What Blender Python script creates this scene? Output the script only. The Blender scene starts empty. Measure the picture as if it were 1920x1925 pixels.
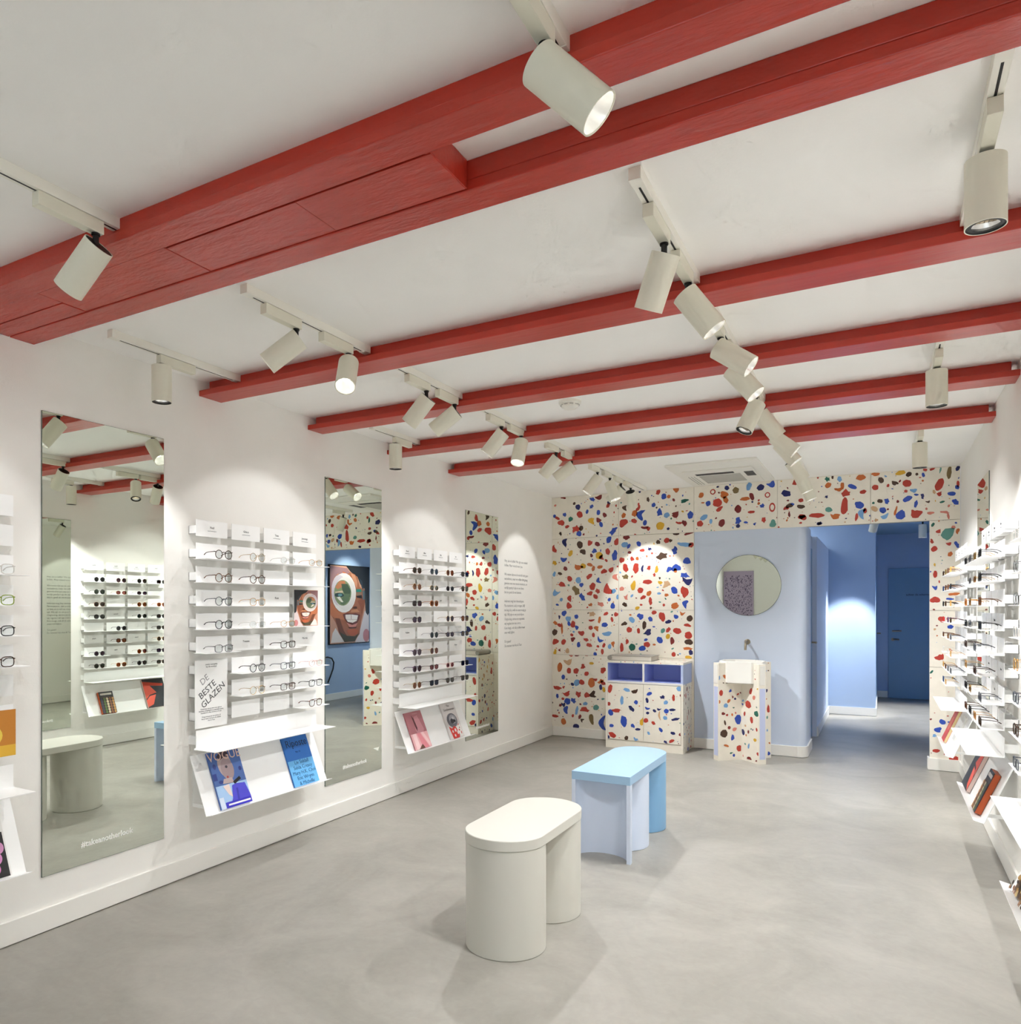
import bpy, bmesh, math, random
from mathutils import Vector, Matrix, Euler
random.seed(11)
SC = bpy.context.scene
COL = SC.collection
W, YB, ZC = 3.75, 7.82, 2.64          # room width, back wall, ceiling height

# ------------------------------------------------------------------ materials
MATS = {}
def srgb(r, g, b):
    f = lambda c: (c/12.92 if c <= .04045 else ((c+.055)/1.055)**2.4)
    return (f(r/255), f(g/255), f(b/255), 1)
def mat(name, rgb, rough=.5, metal=0., spec=.5, noise=0., nscale=6., bump=0., bscale=60., stretch=None, emit=None, estr=1.):
    if name in MATS: return MATS[name]
    m = bpy.data.materials.new(name); m.use_nodes = True
    nt = m.node_tree; b = nt.nodes['Principled BSDF']
    c = srgb(*rgb)
    b.inputs['Base Color'].default_value = c
    b.inputs['Roughness'].default_value = rough
    b.inputs['Metallic'].default_value = metal
    b.inputs['Specular IOR Level'].default_value = spec
    co = None
    if noise or bump:
        co = nt.nodes.new('ShaderNodeTexCoord'); mp = nt.nodes.new('ShaderNodeMapping')
        nt.links.new(co.outputs['Object'], mp.inputs['Vector'])
        if stretch: mp.inputs['Scale'].default_value = stretch
    if noise:
        n = nt.nodes.new('ShaderNodeTexNoise'); n.inputs['Scale'].default_value = nscale
        n.inputs['Detail'].default_value = 6; n.inputs['Roughness'].default_value = .6
        nt.links.new(mp.outputs[0], n.inputs['Vector'])
        r = nt.nodes.new('ShaderNodeValToRGB')
        lo = tuple(max(0, x*(1-noise)) for x in c[:3])+(1,); hi = tuple(min(1, x*(1+noise)) for x in c[:3])+(1,)
        r.color_ramp.elements[0].position = .3; r.color_ramp.elements[1].position = .7
        r.color_ramp.elements[0].color = lo; r.color_ramp.elements[1].color = hi
        nt.links.new(n.outputs[0], r.inputs[0]); nt.links.new(r.outputs[0], b.inputs['Base Color'])
    if bump:
        n2 = nt.nodes.new('ShaderNodeTexNoise'); n2.inputs['Scale'].default_value = bscale; n2.inputs['Detail'].default_value = 3
        nt.links.new(mp.outputs[0], n2.inputs['Vector'])
        bp = nt.nodes.new('ShaderNodeBump'); bp.inputs['Strength'].default_value = bump; bp.inputs['Distance'].default_value = .01
        nt.links.new(n2.outputs[0], bp.inputs['Height']); nt.links.new(bp.outputs[0], b.inputs['Normal'])
    if emit:
        b.inputs['Emission Color'].default_value = srgb(*emit); b.inputs['Emission Strength'].default_value = estr
        try: m.cycles.emission_sampling = 'NONE'
        except Exception: pass
    MATS[name] = m
    return m
def lens_mat(name, rgb, gloss=.06, trans=1.):
    if name in MATS: return MATS[name]
    m = bpy.data.materials.new(name); m.use_nodes = True; nt = m.node_tree; nt.nodes.clear()
    o = nt.nodes.new('ShaderNodeOutputMaterial'); t = nt.nodes.new('ShaderNodeBsdfTransparent'); g = nt.nodes.new('ShaderNodeBsdfGlossy')
    x = nt.nodes.new('ShaderNodeMixShader'); x.inputs[0].default_value = gloss
    t.inputs[0].default_value = srgb(*rgb); g.inputs['Roughness'].default_value = .03
    nt.links.new(t.outputs[0], x.inputs[1]); nt.links.new(g.outputs[0], x.inputs[2]); nt.links.new(x.outputs[0], o.inputs[0])
    MATS[name] = m
    return m

WALL = mat('white_wall_paint', (241, 239, 234), .75, noise=.015, nscale=3, bump=.03, bscale=140)
CEIL = mat('white_ceiling_paint', (248, 247, 244), .8, noise=.015, nscale=2, bump=.03, bscale=90)
BASE = mat('white_baseboard_paint', (238, 236, 230), .4)
STEEL = mat('white_powder_coated_steel', (248, 248, 247), .42)
LAMPW = mat('off_white_lamp_coating', (226, 223, 206), .45)
TRACK = mat('white_track_coating', (238, 236, 226), .45)
BLACK = mat('matte_black', (14, 14, 15), .5)
RED = mat('red_oil_paint', (182, 52, 37), .32, noise=.08, nscale=4, bump=.16, bscale=9, stretch=(.8, 5., 2.))
REDI = mat('red_oil_paint_rough', (182, 52, 37), .27, noise=.10, nscale=4, bump=.55, bscale=12, stretch=(1., 3.4, 2.))
CRACK = mat('dark_red_crack', (60, 14, 12), .8)
BLUEW = mat('pale_blue_wall_paint', (203, 214, 232), .6, noise=.015, nscale=2)
BLUED = mat('mid_blue_wall_paint', (170, 192, 222), .6, noise=.02, nscale=2)
BLUEDOOR = mat('blue_door_paint', (122, 160, 192), .45)
BLUEC = mat('corridor_ceiling_blue', (140, 168, 190), .7)
CREAM = mat('cream_terrazzo_base', (236, 230, 217), .38, noise=.03, nscale=14)
JOINT = mat('panel_joint', (176, 168, 152), .8)
MIRROR = None
def mirror_mat():
    m = bpy.data.materials.new('mirror_silver'); m.use_nodes = True
    b = m.node_tree.nodes['Principled BSDF']
    b.inputs['Base Color'].default_value = srgb(232, 238, 228); b.inputs['Metallic'].default_value = 1; b.inputs['Roughness'].default_value = .004
    return m
MIRROR = mirror_mat()
MEDGE = mat('mirror_edge', (96, 108, 100), .3)
CHIPC = {'R': (183, 58, 44), 'r': (122, 34, 34), 'B': (44, 78, 178), 'N': (30, 36, 98), 'L': (116, 164, 214), 'T': (92, 150, 140),
         'Y': (216, 168, 44), 'O': (196, 104, 46), 'K': (74, 50, 36), 'G': (30, 104, 88), 'P': (212, 128, 112), 'W': (124, 104, 64), 'A': (204, 166, 128)}
CK = list(CHIPC)
CHIPM = [mat('terrazzo_chip_'+n, CHIPC[k], .35) for k, n in zip(CK, 'red maroon blue navy sky_blue teal mustard orange brown green pink olive tan'.split())]
TERR = [CREAM, JOINT]+CHIPM
def floor_mat():
    m = bpy.data.materials.new('grey_microcement'); m.use_nodes = True; nt = m.node_tree; b = nt.nodes['Principled BSDF']
    co = nt.nodes.new('ShaderNodeTexCoord')
    n1 = nt.nodes.new('ShaderNodeTexNoise'); n1.inputs['Scale'].default_value = 1.6; n1.inputs['Detail'].default_value = 8; n1.inputs['Roughness'].default_value = .62; n1.inputs['Distortion'].default_value = 1.4
    n2 = nt.nodes.new('ShaderNodeTexNoise'); n2.inputs['Scale'].default_value = 26; n2.inputs['Detail'].default_value = 4; n2.inputs['Distortion'].default_value = .8
    for n in (n1, n2): nt.links.new(co.outputs['Object'], n.inputs['Vector'])
    mx = nt.nodes.new('ShaderNodeMath'); mx.operation = 'MULTIPLY_ADD'; mx.inputs[1].default_value = .25
    nt.links.new(n2.outputs[0], mx.inputs[0]); nt.links.new(n1.outputs[0], mx.inputs[2])
    r = nt.nodes.new('ShaderNodeValToRGB')
    r.color_ramp.elements[0].position = .42; r.color_ramp.elements[1].position = .86
    r.color_ramp.elements[0].color = srgb(143, 140, 132); r.color_ramp.elements[1].color = srgb(165, 161, 153)
    nt.links.new(mx.outputs[0], r.inputs[0]); nt.links.new(r.outputs[0], b.inputs['Base Color'])
    b.inputs['Roughness'].default_value = .42; b.inputs['Specular IOR Level'].default_value = .4
    bp = nt.nodes.new('ShaderNodeBump'); bp.inputs['Strength'].default_value = .04; bp.inputs['Distance'].default_value = .01
    nt.links.new(n2.outputs[0], bp.inputs['Height']); nt.links.new(bp.outputs[0], b.inputs['Normal'])
    return m
FLOOR = floor_mat()

# ------------------------------------------------------------------ mesh builder
class MB:
    def __init__(s): s.v = []; s.f = []; s.m = []
    def add(s, vs, fs, mi=0):
        o = len(s.v); s.v += [tuple(p) for p in vs]
        for f in fs: s.f.append([i+o for i in f]); s.m.append(mi)
    def box(s, x0, x1, y0, y1, z0, z1, mi=0):
        s.add([(x0,y0,z0),(x1,y0,z0),(x1,y1,z0),(x0,y1,z0),(x0,y0,z1),(x1,y0,z1),(x1,y1,z1),(x0,y1,z1)],
              [(0,3,2,1),(4,5,6,7),(0,1,5,4),(1,2,6,5),(2,3,7,6),(3,0,4,7)], mi)
    def prism(s, poly, z0, z1, mi=0, mtop=None):
        n = len(poly)
        s.add([(x,y,z0) for x,y in poly]+[(x,y,z1) for x,y in poly], [tuple(reversed(range(n)))]+[(i,(i+1)%n,(i+1)%n+n,i+n) for i in range(n)], mi)
        o = len(s.v)-n; s.f.append(list(range(o, o+n))); s.m.append(mi if mtop is None else mtop)
    def poly(s, pts, mi=0): s.add(pts, [tuple(range(len(pts)))], mi)
    def tube(s, path, r, n=6, mi=0, closed=False, caps=True):
        P = [Vector(p) for p in path]; N = len(P); rings = []; up = None
        for i in range(N):
            a = P[(i-1) % N] if (closed or i > 0) else P[i]; b = P[(i+1) % N] if (closed or i < N-1) else P[i]
            t = (b-a).normalized()
            if up is None:
                up = Vector((0,0,1)) if abs(t.z) < .9 else Vector((1,0,0))
            u = (up - t*up.dot(t)).normalized(); w = t.cross(u); up = u
            rr = r[i] if isinstance(r, (list, tuple)) else r
            rings.append([P[i]+u*math.cos(2*math.pi*k/n)*rr+w*math.sin(2*math.pi*k/n)*rr for k in range(n)])
        vs = [q for g in rings for q in g]; fs = []
        for i in range(N if closed else N-1):
            j = (i+1) % N
            for k in range(n): fs.append((i*n+k, i*n+(k+1)%n, j*n+(k+1)%n, j*n+k))
        if caps and not closed: fs += [tuple(reversed(range(n))), tuple(range((N-1)*n, N*n))]
        s.add(vs, fs, mi)
    def lathe(s, prof, n=32, mi=0, cx=0., cy=0., mis=None):
        o = len(s.v); N = len(prof)
        s.v += [(cx+r*math.cos(2*math.pi*k/n), cy+r*math.sin(2*math.pi*k/n), z) for r, z in prof for k in range(n)]
        for i in range(N-1):
            for k in range(n):
                s.f.append([o+i*n+k, o+i*n+(k+1)%n, o+(i+1)*n+(k+1)%n, o+(i+1)*n+k]); s.m.append(mi if mis is None else mis[i])
    def disc(s, r, z, n=32, mi=0, cx=0., cy=0., flip=False):
        idx = range(n) if not flip else reversed(range(n))
        s.poly([(cx+r*math.cos(2*math.pi*k/n), cy+r*math.sin(2*math.pi*k/n), z) for k in idx], mi)
    def build(s, name, mats, parent=None, loc=None, bevel=0., smooth=None, mesh=None):
        me = s.mesh(name, mats, smooth)
        return link(name, me, parent, loc, bevel)
    def mesh(s, name, mats, smooth=None):
        me = bpy.data.meshes.new(name); me.from_pydata(s.v, [], s.f)
        if not isinstance(mats, (list, tuple)): mats = [mats]
        used = sorted(set(s.m)); rm = {a: i for i, a in enumerate(used)}
        for a in used: me.materials.append(mats[a])
        me.polygons.foreach_set('material_index', [rm[a] for a in s.m]); me.update()
        bm = bmesh.new(); bm.from_mesh(me); bmesh.ops.recalc_face_normals(bm, faces=bm.faces) if s.closed() else None
        bm.to_mesh(me); bm.free()
        if smooth:
            me.polygons.foreach_set('use_smooth', [True]*len(me.polygons)); me.set_sharp_from_angle(angle=math.radians(smooth))
        return me
    def closed(s): return getattr(s, 'recalc', True)
def link(name, data, parent=None, loc=None, bevel=0.):
    o = bpy.data.objects.new(name, data); COL.objects.link(o)
    if parent is not None: o.parent = parent
    if loc is not None: o.location = loc
    if bevel:
        b = o.modifiers.new('bevel', 'BEVEL'); b.width = bevel; b.segments = 2; b.limit_method = 'ANGLE'; b.angle_limit = math.radians(40)
    return o
def tag(o, label=None, cat=None, group=None, kind=None):
    if label:
        o['label'] = label
        n = len(label.split())
        if n > 16 or n < 4: print('LABELLEN', n, label)
    if cat: o['category'] = cat
    if group: o['group'] = group
    if kind: o['kind'] = kind
    return o
def empty(name, loc=(0,0,0), rot=None):
    o = bpy.data.objects.new(name, None); COL.objects.link(o); o.empty_display_size = .05
    o.location = loc
    if rot is not None: o.rotation_euler = rot
    return o
def struct(o, label=None, cat=None): return tag(o, label, cat, kind='structure')
def text(name, body, size, m, parent, loc, rot=(math.pi/2,0,math.pi/2), align='CENTER', ext=.0003, spacing=1., width=None, bold=0.):
    c = bpy.data.curves.new(name, 'FONT'); c.body = body; c.size = size; c.align_x = align; c.align_y = 'CENTER'; c.extrude = ext; c.resolution_u = 2
    c.space_line = spacing; c.offset = bold; c.materials.append(m)
    o = bpy.data.objects.new(name, c); COL.objects.link(o); o.location = loc; o.rotation_euler = rot
    if parent is not None: o.parent = parent
    if width: o.scale = (width, 1, 1)
    return o
INK = mat('dark_print_ink', (52, 52, 54), .6)
INKG = mat('grey_print_ink', (150, 150, 150), .6)
WHITEINK = mat('white_vinyl_lettering', (240, 240, 236), .5)
PAPER = mat('white_paper', (240, 239, 236), .6)

# ------------------------------------------------------------------ room shell
YF, YE, PX = -2.6, 13.74, 4.1
m = MB(); m.box(-.12, PX+.12, YF-.1, YE+.1, -.08, 0); struct(m.build('floor', FLOOR))
m = MB(); m.box(-.12, W+.12, YF-.1, YB+.1, ZC, ZC+.1); struct(m.build('ceiling', CEIL))
m = MB(); m.box(-.12, 0, YF-.1, YB+.12, 0, ZC); struct(m.build('wall_left', WALL))
m = MB(); m.box(W, W+.12, YF-.1, YB, 0, ZC); struct(m.build('wall_right', WALL))
m = MB()
for a in ((0, 1.25, 0, ZC), (1.25, 3.6, 0, .12), (1.25, 3.6, 2.5, ZC), (3.6, W, 0, ZC)): m.box(a[0], a[1], YF-.1, YF, a[2], a[3])
struct(m.build('wall_front', WALL))
wf = MB()
for a in ((1.25,1.30,.12,2.5),(3.55,3.6,.12,2.5),(1.30,3.55,.12,.17),(1.30,3.55,2.45,2.5),(2.40,2.45,.17,2.45)): wf.box(a[0],a[1],YF-.08,YF-.02,a[2],a[3])
wn = struct(wf.build('window_1', BASE))
gm = lens_mat('window_glass', (250, 252, 252), .05)
g = MB(); g.box(1.30, 2.40, YF-.055, YF-.045, .17, 2.45); g.box(2.45, 3.55, YF-.055, YF-.045, .17, 2.45); g.build('pane', gm, wn)
# baseboards
def board(name, x0, x1, y0, y1):
    m = MB(); m.box(x0, x1, y0, y1, .004, .105); return struct(m.build(name, BASE, bevel=.003))
board('baseboard_left', 0, .014, YF, YB); board('baseboard_right', W-.014, W, YF, YB)
board('baseboard_back', .014, .735, YB-.014, YB)
m = MB(); m.box(3.512, W-.014, YB-.014, YB, .004, .105); m.box(3.512, 3.526, YB, YB+.1, .004, .105); struct(m.build('baseboard_pier', BASE))

# red beams
def beam(y0, y1, wy0, wy1, label, m=RED, zb=2.556, x1=W):
    b = MB(); b.box(0, x1, y0, y1, zb, zb+.030); b.box(.03, x1-.03, wy0, wy1, zb+.030, ZC)
    o = b.build('ceiling_beam', m, bevel=.003); struct(o, label, 'beam'); o['group'] = 'red ceiling beams'; return o
beam(1.495, 1.60, 1.515, 1.60, 'wide red painted beam nearest the viewer, joined to infill boards', REDI)
beam(1.80, 1.905, 1.80, 1.89, 'red beam along the far edge of the red infill boards', REDI)
beam(2.815, 2.972, 2.86, 2.94, 'second free red beam, first one beyond the doubled beams')
beam(3.70, 3.848, 3.745, 3.82, 'red ceiling beam just before the smoke detector')
beam(4.59, 4.755, 4.635, 4.72, 'red ceiling beam just beyond the smoke detector')
beam(5.50, 5.69, 5.55, 5.65, 'last red ceiling beam, nearest the terrazzo wall')
m = MB()
for x0, x1, y0, y1, dz in ((0, .52, 1.603, 1.70, .004), (0, .52, 1.703, 1.796, .002), (.523, 1.20, 1.605, 1.797, .004), (1.203, 1.74, 1.613, 1.798, .005), (1.743, 2.188, 1.610, 1.794, .003)):
    m.box(x0, x1, y0, y1, 2.556+dz, 2.59)
m.box(0, 2.17, 1.60, 1.80, 2.585, ZC-.002, 1); m.box(2.172, 2.19, 1.601, 1.799, 2.562, ZC, 0)
o = m.build('ceiling_infill', [REDI, CRACK], bevel=.0015); struct(o, 'rough red painted boards filling the gap between the two nearest beams', 'ceiling boards')

# ------------------------------------------------------------------ terrazzo
def blob(w, h, rng, n=11):
    """irregular chip outline: rounded lump, bean, splinter or broken shard"""
    sh = rng.choice((0, 1, 1, 2, 2, 3, 4)); rot = rng.uniform(-.6, .6); ph = rng.uniform(0, 6.28); out = []
    if w/h > 1.8 or h/w > 1.8: rot *= .4
    a1, a2, a3 = rng.uniform(.05, .22), rng.uniform(.04, .18), rng.uniform(0, .10)
    bend = rng.uniform(.25, .6) if sh == 4 and n > 9 else 0.
    for k in range(n):
        a = 2*math.pi*k/n; r = 1+a1*math.sin(2*a+ph)*(sh > 0)+a2*math.sin(3*a+2*ph)*(sh > 1)+a3*math.sin(5*a+ph)+rng.uniform(-.09, .09)
        if sh == 3: r *= .84 if k % 3 else 1.14
        x, y = .5*w*r*math.cos(a), .5*h*r*math.sin(a)
        if bend:
            if w > h: y += bend*h*((2*x/w)**2-.4); x *= 1.05
            else: x += bend*w*((2*y/h)**2-.4); y *= 1.05
        out.append((x*math.cos(rot)-y*math.sin(rot), x*math.sin(rot)+y*math.cos(rot)))
    return out
def put_chip(m, pts, mapf, mi): m.add([mapf(x, y) for x, y in pts], [tuple(range(len(pts)))], mi)
def clip(pts, x0, x1, y0, y1): return [(min(max(x, x0), x1), min(max(y, y0), y1)) for x, y in pts]
def random_chips(m, x0, x1, y0, y1, mapf, rng, dens=170, smin=.012, smax=.05, taken=None):
    n = int(dens*(x1-x0)*(y1-y0)); taken = [] if taken is None else taken; tries = 0; done = 0
    while done < n and tries < n*12:
        tries += 1
        s = smin+(smax-smin)*rng.random()**2; w = s*rng.uniform(.5, 1.3); h = s*rng.uniform(.5, 1.3)
        x, y = rng.uniform(x0, x1), rng.uniform(y0, y1); R = .55*max(w, h)
        if any((x-a)**2+(y-b)**2 < (R+c)**2 for a, b, c in taken): continue
        taken.append((x, y, R)); done += 1
        c = rng.choice('RRRRBBBNNLLOOKKYrrTPAG')
        put_chip(m, clip([(x+p, y+q) for p, q in blob(w, h, rng, 8)], x0+.001, x1-.001, y0+.001, y1-.001), mapf, 2+CK.index(c))
def baked(m, S, mapf, rng, taken, lim):
    for t in S.split():
        x, z, w, h = [int(k)/1000 for k in t[:-1].split(',')]; c = t[-1]
        taken.append((x, z, .5*max(w, h)))
        L = [l for l in lim if l[0]-.01 <= x <= l[1]+.01 and l[2]-.01 <= z <= l[3]+.01]
        if not L: continue
        l = L[0]
        if c == 'q':
            n = 14; ro, ri = 1., .62
            P = [(x+.5*w*ro*math.cos(2*math.pi*k/n), z+.5*h*ro*math.sin(2*math.pi*k/n)) for k in range(n)]; Q = [(x+.5*w*ri*math.cos(2*math.pi*k/n), z+.5*h*ri*math.sin(2*math.pi*k/n)) for k in range(n)]
            m.add([mapf(*p) for p in P]+[mapf(*p) for p in Q], [(k, (k+1) % n, n+(k+1) % n, n+k) for k in range(n)], 2)
            continue
        pts = clip([(x+p, z+q) for p, q in blob(w*1.04, h*1.04, rng, 14)], l[0]+.001, l[1]-.001, l[2]+.001, l[3]-.001)
        put_chip(m, pts, mapf, 2+CK.index(c))
WALL_CHIPS = """136,2628,54,20r 262,2559,27,31K 303,2517,54,61N 465,2590,56,43B 538,2607,77,42r 149,2444,40,42B 30,2434,33,38B 63,2410,51,34R 109,2356,69,65R 178,2309,40,38R 217,2389,43,58G 324,2435,67,68R 407,2460,28,50B 456,2512,44,42B 534,2442,38,57B 603,2411,48,43r 461,2356,59,71Y 538,2365,63,41r 563,2313,38,60B 654,2543,44,43N 640,2511,37,50R 280,2278,80,76R 339,2283,43,61K 316,2225,53,61B 696,2234,93,56B 100,2236,29,42K 1172,2612,38,57R 1353,2625,56,57O 1230,2563,63,48B 1279,2559,38,39O 1329,2521,25,35r 1437,2503,71,37G 1068,2543,26,54K 962,2469,39,89R 926,2407,59,65O 822,2471,46,46K 810,2394,47,49O 987,2387,73,89B 1124,2483,38,49B 1185,2403,63,64B 1259,2370,53,57L 1345,2372,70,57r 1494,2355,54,78B 805,2316,75,90R 921,2329,66,39R 1035,2303,49,49B 1032,2254,65,32r 1071,2241,40,40R 1192,2262,79,80Y 1274,2228,29,29N 1383,2283,55,28R 1437,2277,46,57r 154,2144,54,94N 324,2103,60,84K 439,2123,56,51R 522,2103,58,46r 649,2146,51,75B 735,2119,60,66R 217,2015,43,77Y 360,2027,60,61K 27,2067,48,76R 136,1952,76,41B 32,1915,48,51Y 487,2029,63,44B 543,1980,76,74Y 569,1959,41,57R 637,2018,48,67R 713,1974,61,99B 456,1983,35,34r 620,1923,30,30R 839,2158,75,42r 822,2085,60,66L 864,2067,33,50B 970,2087,43,56B 1006,2017,55,29R 1084,2029,38,32N 1172,2096,48,38K 1259,2110,63,48R 1298,2105,38,32K 1437,2062,123,47L 1503,2053,46,54R 1353,2174,70,29K 1476,2171,77,31r 1340,2003,56,72B 1208,1949,95,80K 1460,1893,69,71B 789,1922,53,59R 900,1932,33,52R 954,1933,30,40O 872,2001,33,33r 307,1861,89,51O 363,1872,53,61Y 439,1883,59,40O 477,1840,34,60O 551,1855,69,30O 594,1807,62,50R 676,1821,44,59R 830,1839,57,82R 941,1833,59,107R 1008,1826,26,58N 1076,1832,39,45R 1156,1814,38,64Y 1282,1811,44,64B 1353,1825,77,79B 1345,1798,37,38O 158,1848,44,48r 208,1736,51,62R 118,1674,90,41R 94,1795,51,30K 27,1791,37,51L 307,1717,61,68L 342,1666,46,44B 430,1757,63,50R 534,1710,38,57B 722,1743,47,66P 468,1647,70,70R 525,1596,45,57R 439,1572,63,44R 500,1538,45,57R 637,1612,76,106R 701,1594,41,56L 280,1607,72,101W 45,1584,66,62L 351,1534,53,84B 208,1520,51,58R 109,1507,32,45L 199,1438,65,62R 63,1450,41,20B 444,1449,56,30O 560,1454,78,44P 691,1437,54,53B 654,1504,38,33B 750,1533,37,59L 830,1744,70,49W 789,1618,43,50P 913,1649,56,90Y 1060,1687,89,49R 987,1599,59,58R 1076,1566,45,58O 1016,1526,56,38R 1092,1485,38,72R 834,1531,40,39P 822,1450,44,56K 897,1543,23,39L 954,1413,49,33Y 995,1448,24,24R 1256,1660,57,80A 1192,1677,38,36Y 1132,1758,26,39R 1180,1565,35,28L 1256,1548,35,35O 1437,1747,77,54B 1468,1688,84,63N 1337,1595,78,57B 1437,1578,77,104R 1445,1457,49,71B 1342,1437,85,54O 1230,1445,25,29R 142,1356,55,58B 190,1298,61,58L 87,1314,22,41N 40,1248,44,51O 91,1223,51,38R 118,1189,26,103O 244,1234,64,61R 289,1200,39,48B 199,1242,36,51B 285,1319,46,48B 465,1349,70,51A 617,1354,55,33R 727,1346,44,47R 683,1293,30,50R 546,1287,28,84O 603,1234,68,50B 447,1199,53,40R 513,1195,49,50O 456,1281,60,23R 342,1142,64,51R 479,1122,28,54R 628,1138,102,43L 551,1070,59,40B 395,1070,52,37R 430,1012,56,44R 310,1014,46,51B 232,1119,39,31R 244,1072,46,48r 136,1039,54,58R 40,1042,63,69R 32,1145,59,68K 496,918,38,40B 577,946,31,56R 594,1013,38,44R 657,1003,44,44L 696,1032,37,50O 36,921,33,78Y 91,949,26,27r 181,943,47,51A 226,901,47,37P 289,895,54,20r 395,907,24,34R 897,1290,59,58L 987,1327,65,59B 1092,1300,38,58B 1129,1368,48,42R 1211,1325,63,96R 1353,1326,47,41B 1414,1358,46,29O 1488,1308,55,63K 817,1248,60,39K 869,1184,57,59R 967,1177,32,58R 1027,1235,49,73K 1068,1162,73,58N 1219,1181,41,51T 1274,1190,41,54R 1274,1273,53,41N 1365,1180,85,57R 1468,1240,62,34R 1476,1138,84,63R 1271,1123,47,48Y 1188,1084,57,72B 1314,1079,37,80r 1479,1070,69,63K 847,1060,34,49R 789,997,43,83R 900,1001,60,82G 1006,994,68,58B 1056,1033,55,64R 1044,1084,39,26B 1132,1035,32,19O 1468,1004,101,28O 1499,965,43,47N 1329,940,40,48R 1476,913,69,38Y 190,823,81,61A 91,760,55,103O 199,725,51,61R 280,725,64,58R 360,779,46,58R 456,816,42,33Y 400,701,46,51R 133,653,43,51B 346,606,63,54R 456,606,76,101O 289,598,71,68L 239,578,40,31N 586,746,55,67R 500,642,41,30R 560,625,69,40O 586,613,62,36R 560,562,42,50N 594,539,38,50Y 63,530,91,41R 172,472,81,41R 307,472,64,58R 404,469,56,60R 474,482,63,67K 63,440,29,51B 181,388,65,75B 250,400,61,55B 100,340,36,35r 136,350,44,41N 289,293,36,85L 377,311,114,47R 508,341,62,57T 386,375,46,40L 167,293,47,85B 36,215,74,31R 244,233,29,31R 136,162,58,68O 456,212,52,111W 577,179,62,133B 280,114,80,54N 324,227,32,51r 351,192,28,40K 1600,2548,45,56O 1712,2573,53,55q 1819,2537,73,69O 1834,2487,43,69O 1756,2462,81,84R 1667,2461,45,53B 1845,2601,44,40N 1928,2572,57,61W 2049,2600,48,76L 2154,2581,62,60N 2251,2609,71,54B 2013,2482,85,36O 2074,2500,45,68r 2216,2504,50,54q 1949,2387,58,77r 2070,2349,56,30R 2168,2403,44,36B 2258,2382,55,90q 1627,2323,75,47L 1589,2263,54,62R 1694,2280,30,47L 1743,2309,15,25r 1797,2259,56,77r 1949,2273,52,69B 1949,2220,40,36N 2020,2251,37,21B 2101,2231,22,24B 2182,2267,36,54R 2264,2225,61,67T 1775,2399,66,38R 2380,2506,81,59N 2467,2610,46,74R 2540,2574,34,35R 2514,2540,27,66G 2507,2431,40,38R 2407,2386,54,45K 2380,2366,46,36R 2507,2372,66,35K 2520,2269,66,50R 2434,2399,35,23B 2658,2203,31,32N 2407,2305,22,44r 2639,2281,118,44R 2520,2275,48,49R 2669,2204,32,35N 2729,2612,35,48G 2772,2626,20,31K 2651,2632,16,18R 2737,2554,54,48O 2822,2510,62,30O 2853,2540,28,61O 2830,2603,38,48L 2933,2525,72,41B 2880,2469,77,60R 3002,2603,75,51O 3019,2471,52,34R 2722,2448,25,28N 2741,2327,58,44T 2868,2349,64,130R 2795,2265,77,44O 2989,2353,68,64B 3008,2275,52,77L 3034,2299,30,47R 2967,2247,23,73R 3119,2622,66,30O 3159,2566,47,50K 3115,2504,51,47R 3311,2620,78,42Y 3372,2598,46,38K 3432,2594,23,24K 3265,2530,51,34K 3358,2520,67,63R 3408,2453,49,33L 3350,2451,27,26R 3480,2584,23,38B 3494,2628,25,33R 3546,2630,41,23R 3605,2614,13,49T 3669,2587,36,102W 3730,2618,30,41N 3598,2491,61,99R 3732,2484,23,49R 3726,2456,31,37B 3686,2403,54,41B 3598,2409,34,33R 3560,2429,20,37A 3713,2330,44,52B 3474,2398,25,49N 3428,2414,38,17B 3361,2382,70,47B 3425,2331,25,67B 3515,2346,28,18K 3618,2337,38,18G 3203,2372,36,51B 3152,2378,36,39K 3174,2294,51,55B 3189,2238,59,38L 3272,2279,22,68O 3315,2243,71,75B 3428,2248,78,66R 3108,2311,44,56A 3123,2208,28,30A 3532,2246,49,25P 3635,2247,75,21P 3662,2213,19,49P 3550,2142,25,33G 3594,2082,31,33R 3662,2058,71,118T 3699,2113,33,24P 3730,2079,23,48O 3543,1998,25,37R 3560,1932,44,49R 3666,1972,34,28R 3723,1962,30,61B 3676,1882,34,41O 3568,1710,33,55R 3566,1595,36,31B 3566,1487,65,55R 3601,987,57,55R 3620,426,43,47B 3590,355,46,46B 3562,303,26,31L 3575,172,52,31R 3702,112,63,46R 3702,1536,76,27O 3673,1494,51,21B 3677,1252,44,34B 3620,1317,64,46R"""
DOOR_CHIPS = """786,596,47,78R 957,593,71,31L 1037,582,58,38K 907,485,39,77L 1050,474,31,51B 1005,408,41,64N 769,441,37,44R 849,378,92,34R 792,354,48,65B 927,274,65,103B 800,222,37,39B 1018,237,31,46B 1069,206,51,25N 1113,289,46,76Y 809,129,80,47R 953,110,36,44K 1047,105,38,31L 769,103,34,31N 1183,567,57,33B 1161,501,25,57N 1311,541,50,32N 1344,490,42,35L 1418,541,29,56R 1487,568,19,25r 1233,402,35,26N 1276,420,37,20N 1350,406,45,45B 1406,423,61,25N 1164,422,50,21B 1166,375,33,25N 1338,340,44,35L 1436,334,80,25N 1283,358,20,75A 1149,300,51,43R 1223,281,38,33R 1295,218,34,40B 1412,196,37,35N 1176,176,23,35L 1341,104,37,28N 1472,631,48,44L 1399,118,49,30R 1478,187,19,24r"""

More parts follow.
